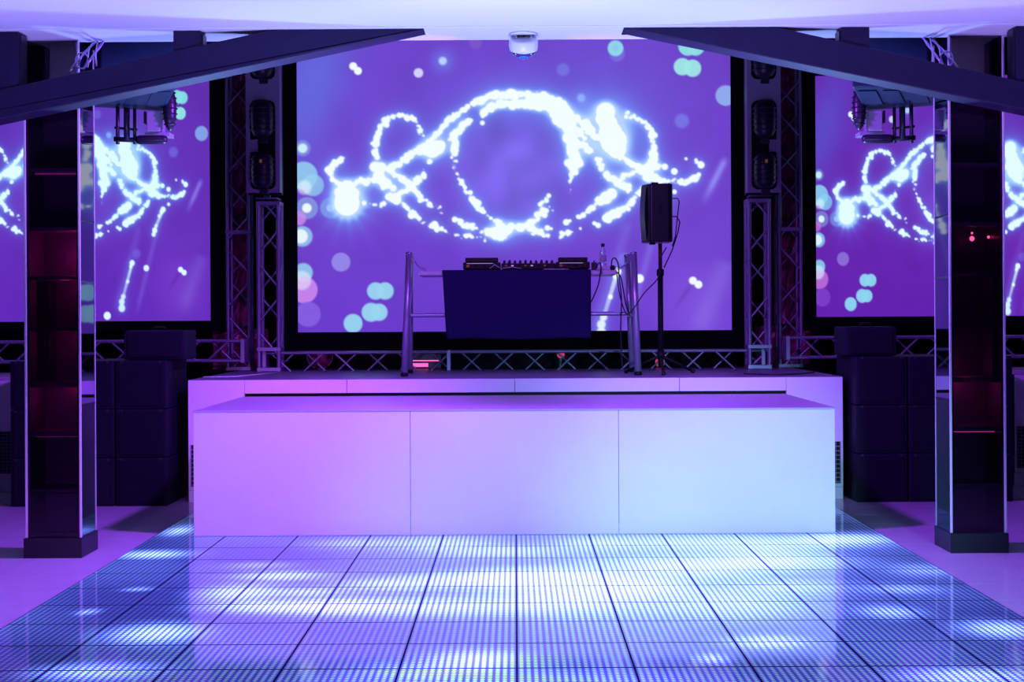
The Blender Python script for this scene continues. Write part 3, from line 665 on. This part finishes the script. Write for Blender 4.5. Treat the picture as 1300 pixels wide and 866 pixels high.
# lamps behind the truss; the large round can stands for lit crumpled drape
def floor_lamp_bar(px, py, w_, label):
    p = at(px, py, 15.0); t = thing('strip_lamp', (p.x, p.y, SZ), label, 'lamp')
    bx(p.x - w_ / 2, p.x + w_ / 2, 15.0, 15.12, SZ, SZ + 0.17).build('body', M_lampblack, t, 0.006)
    for k2, (zz, hh, m) in enumerate(((0.02, 0.035, M_pinklamp), (0.075, 0.010, M_pinklamp), (0.135, 0.02, M_lampblack))):
        bx(p.x - w_ / 2 + 0.01, p.x + (w_ / 2 - 0.01 if k2 else 0.02), 14.985, 14.998, SZ + zz, SZ + zz + hh).build('lamp_face', m, t)
floor_lamp_bar(541, 465, 0.30, 'pink glowing strip lamp behind the low truss, right of the left table leg')
for (px, py, r, lab) in ((406, 459, 0.13, 'round bunch of crumpled drape behind the low truss below the left corner of the centre screen'), (838, 466, 0.05, 'small pink lamp behind the low truss beside the speaker pole'), (712, 450, 0.04, 'tiny red lamp behind the low truss below the right end of the navy cloth')):
    p = at(px, py, 15.05); p.z = max(p.z, SZ + r)
    t = thing('round_can', (p.x, p.y, p.z - r), lab, 'lamp')
    MB().lathe([(r, 0.0), (r, 0.14), (r * 0.6, 0.2)], p, 24, 'Y').build('can', M_lampblack, t)
    MB().lathe([(r * 0.05, -0.03), (r * 0.5, -0.025), (r * 0.93, -0.004), (r * 0.93, 0.0)], p, 24, 'Y').build('lens', M_foil if r > 0.1 else mat('dim_red_lens', (0.3, 0.03, 0.1), 0.4, emit=(1, 0.08, 0.25), es=0.5), t)  # the large can has a drape foil face, no lamp lens
    if p.z - r > SZ + 0.01: bx(p.x - 0.012, p.x + 0.012, p.y + 0.06, p.y + 0.09, SZ, p.z - r + 0.005).build('stand', M_lampblack, t)

# ------------------------------------------------------------------ white boards with moving lamps, on the towers
YP = 14.25
for s, nm in ((-1, 'left'), (1, 'right')):
    fx = (lambda x: AX(x, YP, 160)) if s < 0 else (lambda x: AX(1303.5 - x, YP, 160))
    fz = (lambda y: AZ(y, YP, 334)) if s < 0 else (lambda y: AZ(y, YP, 968))
    t = thing('lamp_board', (fx(334), YP, fz(244)), 'pale upright board with rounded cut-outs for moving lamps, %s of the centre screen' % nm, 'board')
    def rounded(x0, x1, y0, y1, R=8.0, notch=None):
        """outline of a rounded cut-out, clockwise from its upper left corner"""
        o = []
        for (cx, cy, a0) in ((x0 + R, y0 + R, 180), (x1 - R, y0 + R, 270), (x1 - R, y1 - R, 0), (x0 + R, y1 - R, 90)):
            o += [(cx + R * math.cos(math.radians(a0 + q * 15)), cy + R * math.sin(math.radians(a0 + q * 15))) for q in range(7)]
        if notch: o += [(x0, notch[1]), (x0 + 9.5, notch[1]), (x0 + 9.5, notch[0]), (x0, notch[0])]
        return o
    loops = [[(312, 20), (355, 20), (355, 244.5), (312, 244.5)], rounded(317.5, 349.5, 48, 100.5), rounded(317.5, 349.5, 127.5, 240.5, 8.0, (177, 193))]
    bm = bmesh.new(); oo = root_loc(t); eds = []
    for lp in loops:
        vv = [bm.verts.new((fx(q[0]) - oo.x, YP - oo.y, fz(q[1]) - oo.z)) for q in lp]
        eds += [bm.edges.new((vv[q], vv[(q + 1) % len(vv)])) for q in range(len(vv))]
    fc = [f for f in bmesh.ops.triangle_fill(bm, use_beauty=True, use_dissolve=False, edges=eds)['geom'] if isinstance(f, bmesh.types.BMFace)]
    ex = bmesh.ops.extrude_face_region(bm, geom=fc)
    bmesh.ops.translate(bm, vec=(0, 0.03, 0), verts=[v for v in ex['geom'] if isinstance(v, bmesh.types.BMVert)])
    bmesh.ops.recalc_face_normals(bm, faces=bm.faces)
    me = bpy.data.meshes.new('board'); bm.to_mesh(me); bm.free(); me.materials.append(M_panelpaint); link('board', me, t)
    for x in (314.8, 352.2):
        bx(fx(x) - 0.006, fx(x) + 0.006, YP - 0.006, YP - 0.0005, fz(243), fz(30)).build('edge_strip', M_panelpaint, t)
    bx(fx(312), fx(355), YP + 0.12, YP + 0.19, fz(246), fz(20)).build('back_box', M_dark, t)
    for x in (312.5, 354.5): bx(fx(x) - 0.004, fx(x) + 0.004, YP + 0.0305, YP + 0.1195, fz(244), fz(20)).build('side_wall', M_panelpaint, t)
    zt_ = AZ(255, YT) + 0.03; bx(fx(334) - 0.1, fx(334) + 0.1, YT - 0.03, YT + 0.23, zt_, zt_ + 0.012).build('foot_plate', M_truss, t)
    bx(fx(334) - 0.03, fx(334) + 0.03, YT - 0.005, YT + 0.05, zt_ + 0.012, fz(200)).build('mount_post', M_truss, t)
    for (y0, y1, wh_) in ((52, 99, 'topmost'), (129, 175, 'middle'), (194, 239, 'lowest')):
        cz = (fz(y0) + fz(y1)) / 2; hh = (fz(y0) - fz(y1)) / 2; cx = fx(333.5); rr = 0.108
        l = thing('moving_lamp', (cx, YP - 0.02, cz - hh), '%s black ribbed moving lamp in the pale board %s of the centre screen' % (wh_, nm), 'lamp', 'moving lamps in the %s board' % nm)
        MB().lathe([(rr * .45, -hh), (rr * .75, -hh * .92), (rr * .92, -hh * .7), (rr * .97, 0), (rr * .92, hh * .7), (rr * .75, hh * .92), (rr * .45, hh)], (cx, YP - 0.02, cz), 24).build('head', M_lampblack, l)
        for q in range(5):
            z = cz - hh * 0.6 + q * hh * 0.3
            MB().lathe([(rr * .95, -0.007), (rr * 1.04, -0.004), (rr * 1.04, 0.004), (rr * .95, 0.007)], (cx, YP - 0.02, z), 24).build('cooling_rib', M_lampblack, l)
        bx(cx - 0.03, cx + 0.05, YP - 0.01, YP + 0.03, cz - hh - 0.055, cz - hh + 0.02).build('yoke', M_lampblack, l, 0.006)
        if wh_ == 'lowest': bx(cx - 0.012, cx + 0.012, YP - 0.13, YP - 0.124, cz + 0.06, cz + 0.09).build('indicator', M_amber, l)

# ------------------------------------------------------------------ projector units hanging behind the beams
YJ = 10.4
def hanging_projector(s):
    nm = 'left' if s < 0 else 'right'
    A = (lambda x, y, Y: at(x, y, Y)) if s < 0 else (lambda x, y, Y: Vector((-at(x - 1.5, y + 4, Y).x, Y, at(x - 1.5, y + 4, Y).z)))
    o = A(165, 140, 10.8)
    t = thing('hanging_projector', (o.x, o.y, o.z), 'dark hanging projector rig with hood and rods under the %s beam' % nm, 'projector')
    zb = A(160, 140, 10.9).z
    # hood: slanted box, its underside shows from below
    n0, n1 = A(128, 112, 10.0), A(224, 112, 10.0); f0, f1 = A(118, 136, 10.9), A(208, 142, 10.9)
    up = Vector((0, 0, 0.5))
    hd = MB(); vs = [n0, n1, f1, f0]; vs = vs + [v + up for v in vs]
    fs = [(0, 3, 2, 1), (4, 5, 6, 7), (0, 1, 5, 4), (1, 2, 6, 5), (2, 3, 7, 6), (3, 0, 4, 7)]
    hd.add(vs, fs if s < 0 else [f[::-1] for f in fs]); hd.build('hood', M_teal, t, 0.012)
    for (a, b) in ((0.06, 0.30), (0.40, 0.62), (0.70, 0.95)):
        q = lambda u, v: (n0 + (n1 - n0) * u) * (1 - v) + (f0 + (f1 - f0) * u) * v + Vector((0, 0, -0.008))
        pv = [q(a, .12), q(b, .12), q(b, .88), q(a, .88)]; pm = MB(); pv2 = pv + [v + Vector((0, 0, 0.0065)) for v in pv]
        pm.add(pv2, fs if s < 0 else [f[::-1] for f in fs]); pm.build('vent_panel', M_teal, t, 0.003)
    for x, r in ((149.5, 0.014), (161, 0.022), (171, 0.012)):
        a, b = A(x, 137, 10.8), A(x, 183 if r < 0.02 else 178, 10.8); MB().tube([a + Vector((0, 0, 0.03)), b], r, 12).build('rod', M_lampblack, t)
    a, b = A(145.5, 162, 10.8), A(174.5, 165, 10.8); MB().tube([a, b], 0.009, 8).build('cross_bar', M_lampblack, t)
    a, b = A(145, 176.5, 10.8), A(176, 178, 10.8); MB().tube([a, b], 0.018, 10).build('clamp', M_lampblack, t, 0)
    a, b = A(172, 177.5, 10.78), A(213, 177.5, 10.78); d = (b - a) / 10
    MB().lathe([(0.010, 0), (0.026, 0.01 * 1), (0.032, 0.03), (0.032, abs(b.x - a.x) - 0.03), (0.026, abs(b.x - a.x) - 0.008), (0.010, abs(b.x - a.x))], (min(a.x, b.x), a.y, a.z), 20, 'X').build('roller_arm', M_lampblack, t)
    a, b = A(188, 143, 10.75), A(205.5, 167.5, 10.75); bx(a.x, b.x, 10.70, 10.86, a.z + 0.004, b.z).build('white_box', M_greybox, t, 0.006)
    a, b = A(186, 169, 10.82), A(217, 174, 10.82); bx(a.x, b.x, 10.77, 10.92, a.z, b.z).build('shelf_plate', M_greybox, t, 0.002)
    a, b = A(184, 143, 10.8), A(187, 158, 10.8); bx(a.x, b.x, 10.76, 10.84, a.z + 0.004, b.z).build('knob_strip', M_lampblack, t, 0.003)
    c = A(215.5, 138, 10.7); hh = 28 * 10.7 / F
    MB().lathe([(0.01, -hh), (0.03, -hh * .8), (0.045, -hh * .4), (0.048, 0), (0.045, hh * .4), (0.03, hh * .8), (0.01, hh)], c, 18).build('lens_cowl', M_lampblack, t)
    for q in range(7):
        z = -hh * .72 + q * hh * .24; r = 0.05 * (1 - 0.45 * (z / hh) ** 2)
        MB().lathe([(r, -0.005), (r * 1.12, -0.002), (r * 1.12, 0.002), (r, 0.005)], c + Vector((0, 0, z)), 18).build('cooling_rib', M_gear, t)
    # bundle of shiny cable above the beam
    rnd = random.Random(9); cb = MB()
    for q in range(6):
        x0 = 124 + q * 2.2; x1 = 92 + q * 5.5; pts = []
        for i2 in range(12):
            u = i2 / 11; pts.append(A(x0 + (x1 - x0) * u ** 0.8 + 3.5 * math.sin(u * 5 + q * 1.7), 46 + (44 - q * 1.2) * u, 9.78 - 0.27 * min(1, u * 1.6) + 0.015 * math.sin(q + u * 6)))
        cb.tube(pts, 0.006, 6)
    cb.tube([A(104 + 8 * math.cos(a), 77 + 10 * math.sin(a), 9.5) for a in [q * 2 * math.pi / 20 for q in range(20)]], 0.005, 6)
    o = cb.build('cable_bundle', M_violetcable); o['kind'] = 'stuff'; tag(o, 'loose bundle of shiny violet cable hanging above the %s beam beside the pillar' % nm, 'cable')
hanging_projector(-1); hanging_projector(1)

# ------------------------------------------------------------------ DJ table on the stage
YD = 13.09; YK = 13.85
tb = thing('dj_table', (AX(660, 13.4), 13.4, SZ), 'tubular aluminium trestle table with a white top standing on the stage', 'table')
def post(name, xa, ya, xb, yb, Y, r, top):
    a, b = at(xa, ya, Y), at(xb, yb, Y); b.z = SZ + 0.012
    p = MB().tube([b, a], r, 16).build(name, M_steel, tb)
    MB().lathe([(r * .4, 0.012), (r * 1.0, 0.006), (r * 1.1, -0.01), (r * 1.0, -0.012)], a, 16).build('end_cap', M_steel, p)
    MB().lathe([(r * 1.05, -0.012), (r * 1.15, 0.0), (r * 1.0, 0.02)], b, 16).build('foot', M_dark, p)
post('leg', 519.5, 321, 513.5, 478, YD, 0.029, 1); post('leg', 804, 321, 810, 476, YD, 0.030, 1)
post('leg', 522, 325, 521, 470, YK, 0.022, 1); post('leg', 796, 324, 803, 470, YK, 0.028, 1)
zt = AZ(343.5, YD)
a, b = at(522, 400.5, YD + 0.03), at(798, 398, YD + 0.03); bar('rail', a, b, 0.018, tb, MB().tube([(0, 0, 0), (0, 0, 1)], 1.0, 10).mesh('rail', M_steel))
tt = bx(AX(531, YD), AX(784, YD), YD + 0.02, YK - 0.04, zt - 0.036, zt).build('tabletop', M_white, tb, 0.004)
for xx_ in (517.5, 806):
    p, q = at(xx_, 401, YD), at(xx_, 400, YK); bar('side_rail', (p.x, YD, p.z), (q.x * YD / YK, YK, p.z), 0.016, tb)
for xx_ in (596, 728):
    p = at(xx_, 399, YD + 0.03); bar('prop', p, (p.x, p.y + 0.05, zt - 0.036), 0.014, tb)
# navy cloth over the front of the table
cl = MB(); nu, nv = 60, 26; vs = []
zb = AZ(430.5, YD)
for j in range(nv + 1):
    v = j / nv
    for i in range(nu + 1):
        u = i / nu
        if j < 6:
            y = YK - 0.05 + (YD - 0.005 - YK + 0.05) * j / 5.0; z = zt + 0.004; xl, xr = 562, 750.5; dy = 0
            dy = 0
        else:
            q = (j - 6) / (nv - 6); y = YD - 0.012 - 0.012 * q * (1 + math.sin(u * 21 + 2 * math.sin(u * 7))) - 0.006 * math.sin(u * 55) * q; z = zt + 0.002 + (zb - zt) * q + 0.006 * q * math.sin(u * 9)
            xl, xr = 562 + 5 * q, 750.5 - 0.5 * q
        x = AX(xl, YD) + (AX(xr, YD) - AX(xl, YD)) * u
        vs.append((x, y, z))
cl.add(vs, [(j * (nu + 1) + i, (j + 1) * (nu + 1) + i, (j + 1) * (nu + 1) + i + 1, j * (nu + 1) + i + 1) for j in range(nv) for i in range(nu)], True)
o = cl.build('tablecloth', M_cloth); tag(o, 'dark navy cloth hanging over the front of the table', 'cloth')
sm = o.modifiers.new('thickness', 'SOLIDIFY'); sm.thickness = 0.003; sm.offset = 1
# players and mixer
ZG = zt + 0.0075
def player(x0, x1, label):
    xa, xb = AX(x0, 13.35), AX(x1, 13.35); t = thing('media_player', ((xa + xb) / 2, 13.5, ZG), label, 'player', 'players on the table')
    wd = xb - xa
    for p in (xa + 0.03, xb - 0.03):
        for y in (13.33, 13.67): MB().lathe([(0.014, 0), (0.012, 0.014)], (p, y, ZG), 10).build('foot', M_dark, t)
    bx(xa, xb, 13.3, 13.7, ZG + 0.013, ZG + 0.072).build('body', M_gear, t, 0.006)
    bx(xa + 0.02, xb - 0.02, 13.3, 13.42, ZG + 0.0725, ZG + 0.112).build('display_hood', M_gear, t, 0.006)
    MB().lathe([(wd * .34, 0), (wd * .34, 0.012), (wd * .30, 0.018), (0.03, 0.018)], ((xa + xb) / 2, 13.57, ZG + 0.0725), 28).build('jog_wheel', M_knob, t)
    for i in range(4): bx(xa + 0.03 + i * wd * .22, xa + 0.055 + i * wd * .22, 13.292, 13.2985, ZG + 0.03, ZG + 0.05).build('socket', M_dark if i else M_amber, t)
    bx(xa + wd * .1, xb - wd * .2, 13.294, 13.299, ZG + 0.060, ZG + 0.064).build('light_line', M_dot, t)
player(588.5, 635.8, 'black media player at the left end of the table on the navy cloth')
player(706, 749, 'black media player at the right end of the table on the navy cloth')
xa, xb = AX(637, 13.35), AX(705, 13.35); t = thing('mixer', ((xa + xb) / 2, 13.5, ZG), 'wide black mixer with rows of knobs between the two players', 'mixer')
for p in (xa + 0.03, xb - 0.03):
    for y in (13.33, 13.67): MB().lathe([(0.014, 0), (0.012, 0.012)], (p, y, ZG), 10).build('foot', M_dark, t)
bx(xa, xb, 13.3, 13.7, ZG + 0.011, ZG + 0.062).build('body', M_gear, t, 0.005)
for i in range(10):
    for j in range(3):
        x = xa + 0.025 + (xb - xa - 0.05) * i / 9; hh = (0.022, 0.03, 0.026)[(i + j) % 3]
        MB().lathe([(0.011, 0), (0.011, hh * .6), (0.008, hh), (0.003, hh)], (x, 13.35 + 0.09 * j, ZG + 0.0625), 10).build('knob', M_knob, t)
for i in range(4): bx(xa + 0.05 + i * 0.1, xa + 0.065 + i * 0.1, 13.60, 13.66, ZG + 0.0625, ZG + 0.082).build('fader', M_knob, t)
for i in range(7): bx(xa + 0.03 + i * 0.056, xa + 0.05 + i * 0.056, 13.293, 13.2985, ZG + 0.036, ZG + 0.046).build('socket', (M_amber, M_dot, M_dark)[i % 3], t)
# cables in front of the gear
for (pts, lab, m, r) in (([(622, 341), (628, 336), (636, 341), (650, 339), (662, 341)], 'pale cable lying in front of the mixer at its left end', M_plastic, 0.004),
                      ([(690, 342), (700, 344.5), (712, 343), (722, 342)], 'bright white cable end lying at the cloth edge below the right player', M_plastic, 0.006),
                      ([(700, 339), (715, 337), (730, 340), (742, 337), (746, 341)], 'reddish cable lying in front of the right player', M_redcable, 0.003)):
    P3 = [at(x, y, 13.2) for x, y in pts]; P3 = [Vector((p.x, p.y, max(p.z, zt + 0.012))) for p in P3]
    o = MB().tube(P3, r, 6).build('cable', m); tag(o, lab, 'cable')
# bottle, router and adapter on the bare end of the tabletop
p = at(765.5, 344, 13.45); p.z = zt
t = thing('water_bottle', p, 'small clear water bottle with a dark cap on the bare end of the tabletop', 'bottle')
MB().lathe([(0.026, 0), (0.030, 0.004), (0.030, 0.06), (0.027, 0.07), (0.030, 0.08), (0.030, 0.15), (0.024, 0.18), (0.013, 0.20), (0.013, 0.218)], p, 24).build('body', M_glass, t)
MB().lathe([(0.031, 0.085), (0.031, 0.14)], p, 24).build('paper_band', M_plastic, t)
MB().lathe([(0.016, 0.2185), (0.016, 0.242), (0.012, 0.244)], p, 16).build('cap', M_knob, t)
a, b = AX(758, YD), AX(783, YD)
t = thing('power_strip', ((a + b) / 2, YD + 0.1, zt), 'white box with sockets and plugs lying at the right end of the tabletop', 'power strip')
bx(a, b, YD + 0.06, YD + 0.16, zt + 0.0005, zt + 0.04).build('body', M_plastic, t, 0.006)
MB().lathe([(0.022, 0.008), (0.022, 0), (0.016, -0.002)], (b - 0.03, YD + 0.058, zt + 0.022), 18, 'Y').build('socket_ring', M_knob, t)
a, b = AX(752, YD), AX(759, YD); t = thing('power_adapter', ((a + b) / 2, YD + 0.1, zt), 'black plug adapter beside the right end of the navy cloth', 'adapter')
bx(a, b, YD + 0.07, YD + 0.13, zt + 0.0005, zt + 0.07).build('body', M_knob, t, 0.006)
MB().tube([((a + b) / 2, YD + 0.1, zt + 0.07), ((a + b) / 2, YD + 0.1, zt + 0.085)], 0.006, 8).build('cord_sleeve', M_cable, t)
# chain from the left post to the table top
def chain(xa, ya, xb, yb, lab):
    a, b = at(xa, ya, YD - 0.01), at(xb, yb, YD + 0.05); m = MB(); n = 13
    for i in range(n):
        u = (i + .5) / n; c = a.lerp(b, u) - Vector((0, 0, 0.035 * math.sin(math.pi * u))); d = (b - a).normalized(); sd = Vector((0, 1, 0)) if i % 2 else Vector((-d.z, 0, d.x))
        m.tube([c + d * (0.0125 * math.cos(q)) + sd * (0.008 * math.sin(q)) for q in [k3 * math.pi / 4 for k3 in range(9)]], 0.0028, 5)
    o = m.build('chain', M_steel); o['kind'] = 'stuff'; tag(o, lab, 'chain')
chain(522, 323, 540, 342, 'thin metal chain from the top of the left table leg to the tabletop')
chain(802, 322, 784, 341, 'thin metal chain from the top of the right table leg to the tabletop')
# hanging cables at the right end
for (pts, lab, r) in (([(757, 341), (760, 334), (763, 338), (760, 360), (753, 378), (750, 384)], 'black cable hanging from the adapter down the right edge of the cloth', 0.006),
                   ([(776, 341), (777, 330), (781, 328), (785, 336), (786, 352), (789, 380), (788, 420), (790, 468)], 'thin black cable hanging straight down from the right end of the tabletop', 0.006),
                   ([(783, 345), (788, 352), (791, 366), (795, 388), (800, 401)], 'black cable sagging from the table end to the right table leg', 0.006),
                   ([(783, 347), (787, 375), (795, 398), (804, 392), (818, 372), (836, 352), (838, 330), (846, 314)], 'long black cable from the table end up to the speaker on the pole', 0.0055)):
    P3 = [at(x, y, 13.06) for x, y in pts]; q = []
    for i in range(len(P3) - 1):
        p0, p1, p2, p3 = P3[max(i - 1, 0)], P3[i], P3[i + 1], P3[min(i + 2, len(P3) - 1)]
        for k3 in range(6):
            u = k3 / 6; q.append(0.5 * ((2 * p1) + (p2 - p0) * u + (2 * p0 - 5 * p1 + 4 * p2 - p3) * u * u + (3 * p1 - p0 - 3 * p2 + p3) * u ** 3))
    q.append(P3[-1]); o = MB().tube(q, r, 6).build('cable', M_cable); tag(o, lab, 'cable')

# ------------------------------------------------------------------ loudspeaker on a pole
YQ = 13.35
p = at(839, 470, YQ); p.z = SZ
ss = thing('speaker_stand', (p.x, p.y, SZ), 'dark speaker pole on a stand right of the table', 'speaker stand')
zm = AZ(343, YQ, 839); zu = AZ(309, YQ, 839)
MB().tube([(p.x, p.y, SZ + 0.05), (p.x, p.y, zm)], 0.024, 16).build('lower_pole', M_dark, ss)
MB().tube([(p.x, p.y, zm + 0.001), (p.x, p.y, zu)], 0.017, 16).build('upper_pole', mat('wine_painted_pole', (0.10, 0.02, 0.03), 0.4, metal=0.4), ss)
MB().lathe([(0.030, -0.03), (0.032, -0.02), (0.032, 0.02), (0.028, 0.03)], (p.x, p.y, zm - 0.02), 16).build('collar', M_dark, ss)
for k3 in range(3):
    a = 0.5 + k3 * 2 * math.pi / 3; lg = MB().tube([(p.x, p.y, SZ + 0.16), (p.x + 0.34 * math.cos(a), p.y + 0.34 * math.sin(a), SZ + 0.014)], 0.012, 8).build('leg', M_dark, ss)
    MB().lathe([(0.016, 0), (0.018, 0.015), (0.014, 0.03)], (p.x + 0.34 * math.cos(a), p.y + 0.34 * math.sin(a), SZ), 10).build('rubber_foot', M_cable, lg)
MB().lathe([(0.03, 0.12), (0.032, 0.20)], (p.x, p.y, SZ), 14).build('hub', M_dark, ss)
x0, x1 = AX(815.5, YQ, 270), AX(852.5, YQ, 270); z0, z1 = AZ(308, YQ, 834), AZ(234.5, YQ, 834)
sp = thing('loudspeaker', ((x0 + x1) / 2, YQ, z0), 'black portable loudspeaker mounted on the pole in front of the centre screen', 'speaker')
xm = x0 + (x1 - x0) * 0.24; yb_, yf_ = YQ + 0.15, YQ - 0.13
prof = [(x0, yb_ - 0.02), (x0 - 0.003, YQ), (xm - 0.03, yf_ + 0.05), (xm, yf_), (x1 - 0.03, yf_), (x1, yf_ + 0.03), (x1 + 0.0, yb_), (x0 + 0.02, yb_ + 0.02)]
m = MB(); n = len(prof); m.add([(q[0], q[1], z0) for q in prof] + [(q[0], q[1], z1) for q in prof], [tuple(range(n))[::-1], tuple(range(n, 2 * n))] + [(i, (i + 1) % n, (i + 1) % n + n, i + n) for i in range(n)])
m.build('cabinet', M_gear, sp, 0.012)
gm = MB(); n = 10; R0 = [(0.014 * math.sin(math.pi * i / n)) for i in range(n + 1)]
vs = []
for i in range(n + 1):
    z = z0 + 0.03 + (z1 - z0 - 0.06) * i / n; vs += [(x0 - 0.006 - R0[i], YQ + 0.02, z), (xm - 0.034 - R0[i], yf_ + 0.045, z), (xm - 0.03, yf_ + 0.06, z), (x0 + 0.002, YQ + 0.03, z)]
gm.add(vs, [(4 * i + k3, 4 * i + (k3 + 1) % 4, 4 * i + 4 + (k3 + 1) % 4, 4 * i + 4 + k3) for i in range(n) for k3 in range(4)] + [(3, 2, 1, 0), tuple(4 * n + k3 for k3 in range(4))], False)
gm.build('front_grille', M_lampblack, sp)
bx((x0 + x1) / 2 - 0.05, (x0 + x1) / 2 + 0.01, YQ - 0.04, YQ + 0.04, z1 + 0.0005, z1 + 0.018).build('top_handle', M_gear, sp, 0.005)
bx(x1 - 0.03, x1 - 0.015, YQ - 0.03, YQ + 0.03, z1 + 0.0005, z1 + 0.012).build('rubber_bumper', M_cable, sp)
bx(x0 + 0.06, x0 + 0.11, YQ - 0.04, YQ + 0.04, z0 - 0.018, z0 - 0.0005).build('pole_socket', M_gear, sp, 0.004)
bx((x0 + x1) / 2 + 0.0, (x0 + x1) / 2 + 0.03, yf_ - 0.006, yf_ - 0.0005, z0 + 0.24, z0 + 0.33).build('side_handle', M_dark, sp)
cz = z0 + 0.2
MB().tube([(x1 + 0.001, YQ, AZ(252, YQ, 850)), (x1 + 0.055, YQ, AZ(252, YQ, 850)), (x1 + 0.068, YQ, AZ(256, YQ, 850)), (x1 + 0.05, YQ - 0.02, AZ(275, YQ, 850)), (x1 + 0.03, YQ - 0.03, AZ(300, YQ, 850)), (x1 + 0.0, YQ - 0.05, AZ(313, YQ, 850))], 0.005, 6).build('signal_cord', M_cable, sp)
MB().tube([(x1 + 0.001, YQ, AZ(275, YQ, 850)), (x1 + 0.045, YQ, AZ(275, YQ, 850)), (x1 + 0.072, YQ, AZ(282, YQ, 850)), (x1 + 0.055, YQ, AZ(295, YQ, 850)), (x1 + 0.0, YQ - 0.04, AZ(318, YQ, 850)), (p.x + 0.03, YQ - 0.03, AZ(340, YQ, 850))], 0.006, 6).build('mains_cord', M_cable, sp)
# thin cable crossing the stage to the left edge
pts = [at(258, 474.5, 13.0), at(300, 476, 13.1), at(330, 470, 13.6), at(352, 462, 14.0)]; pts = [Vector((q.x, q.y, SZ + 0.006)) for q in pts]
o = MB().tube(pts, 0.005, 6).build('cable', M_plastic); tag(o, 'pale cable lying across the left rear corner of the stage deck', 'cable')
pts = [Vector((q, 13.2 + 0.35 * math.sin(q * 5), SZ + 0.006)) for q in (1.95, 2.1, 2.2, 2.35, 2.5, 2.6)]
o = MB().tube(pts, 0.006, 6).build('cable', M_cable); tag(o, 'dark cable lying across the right corner of the stage deck', 'cable')
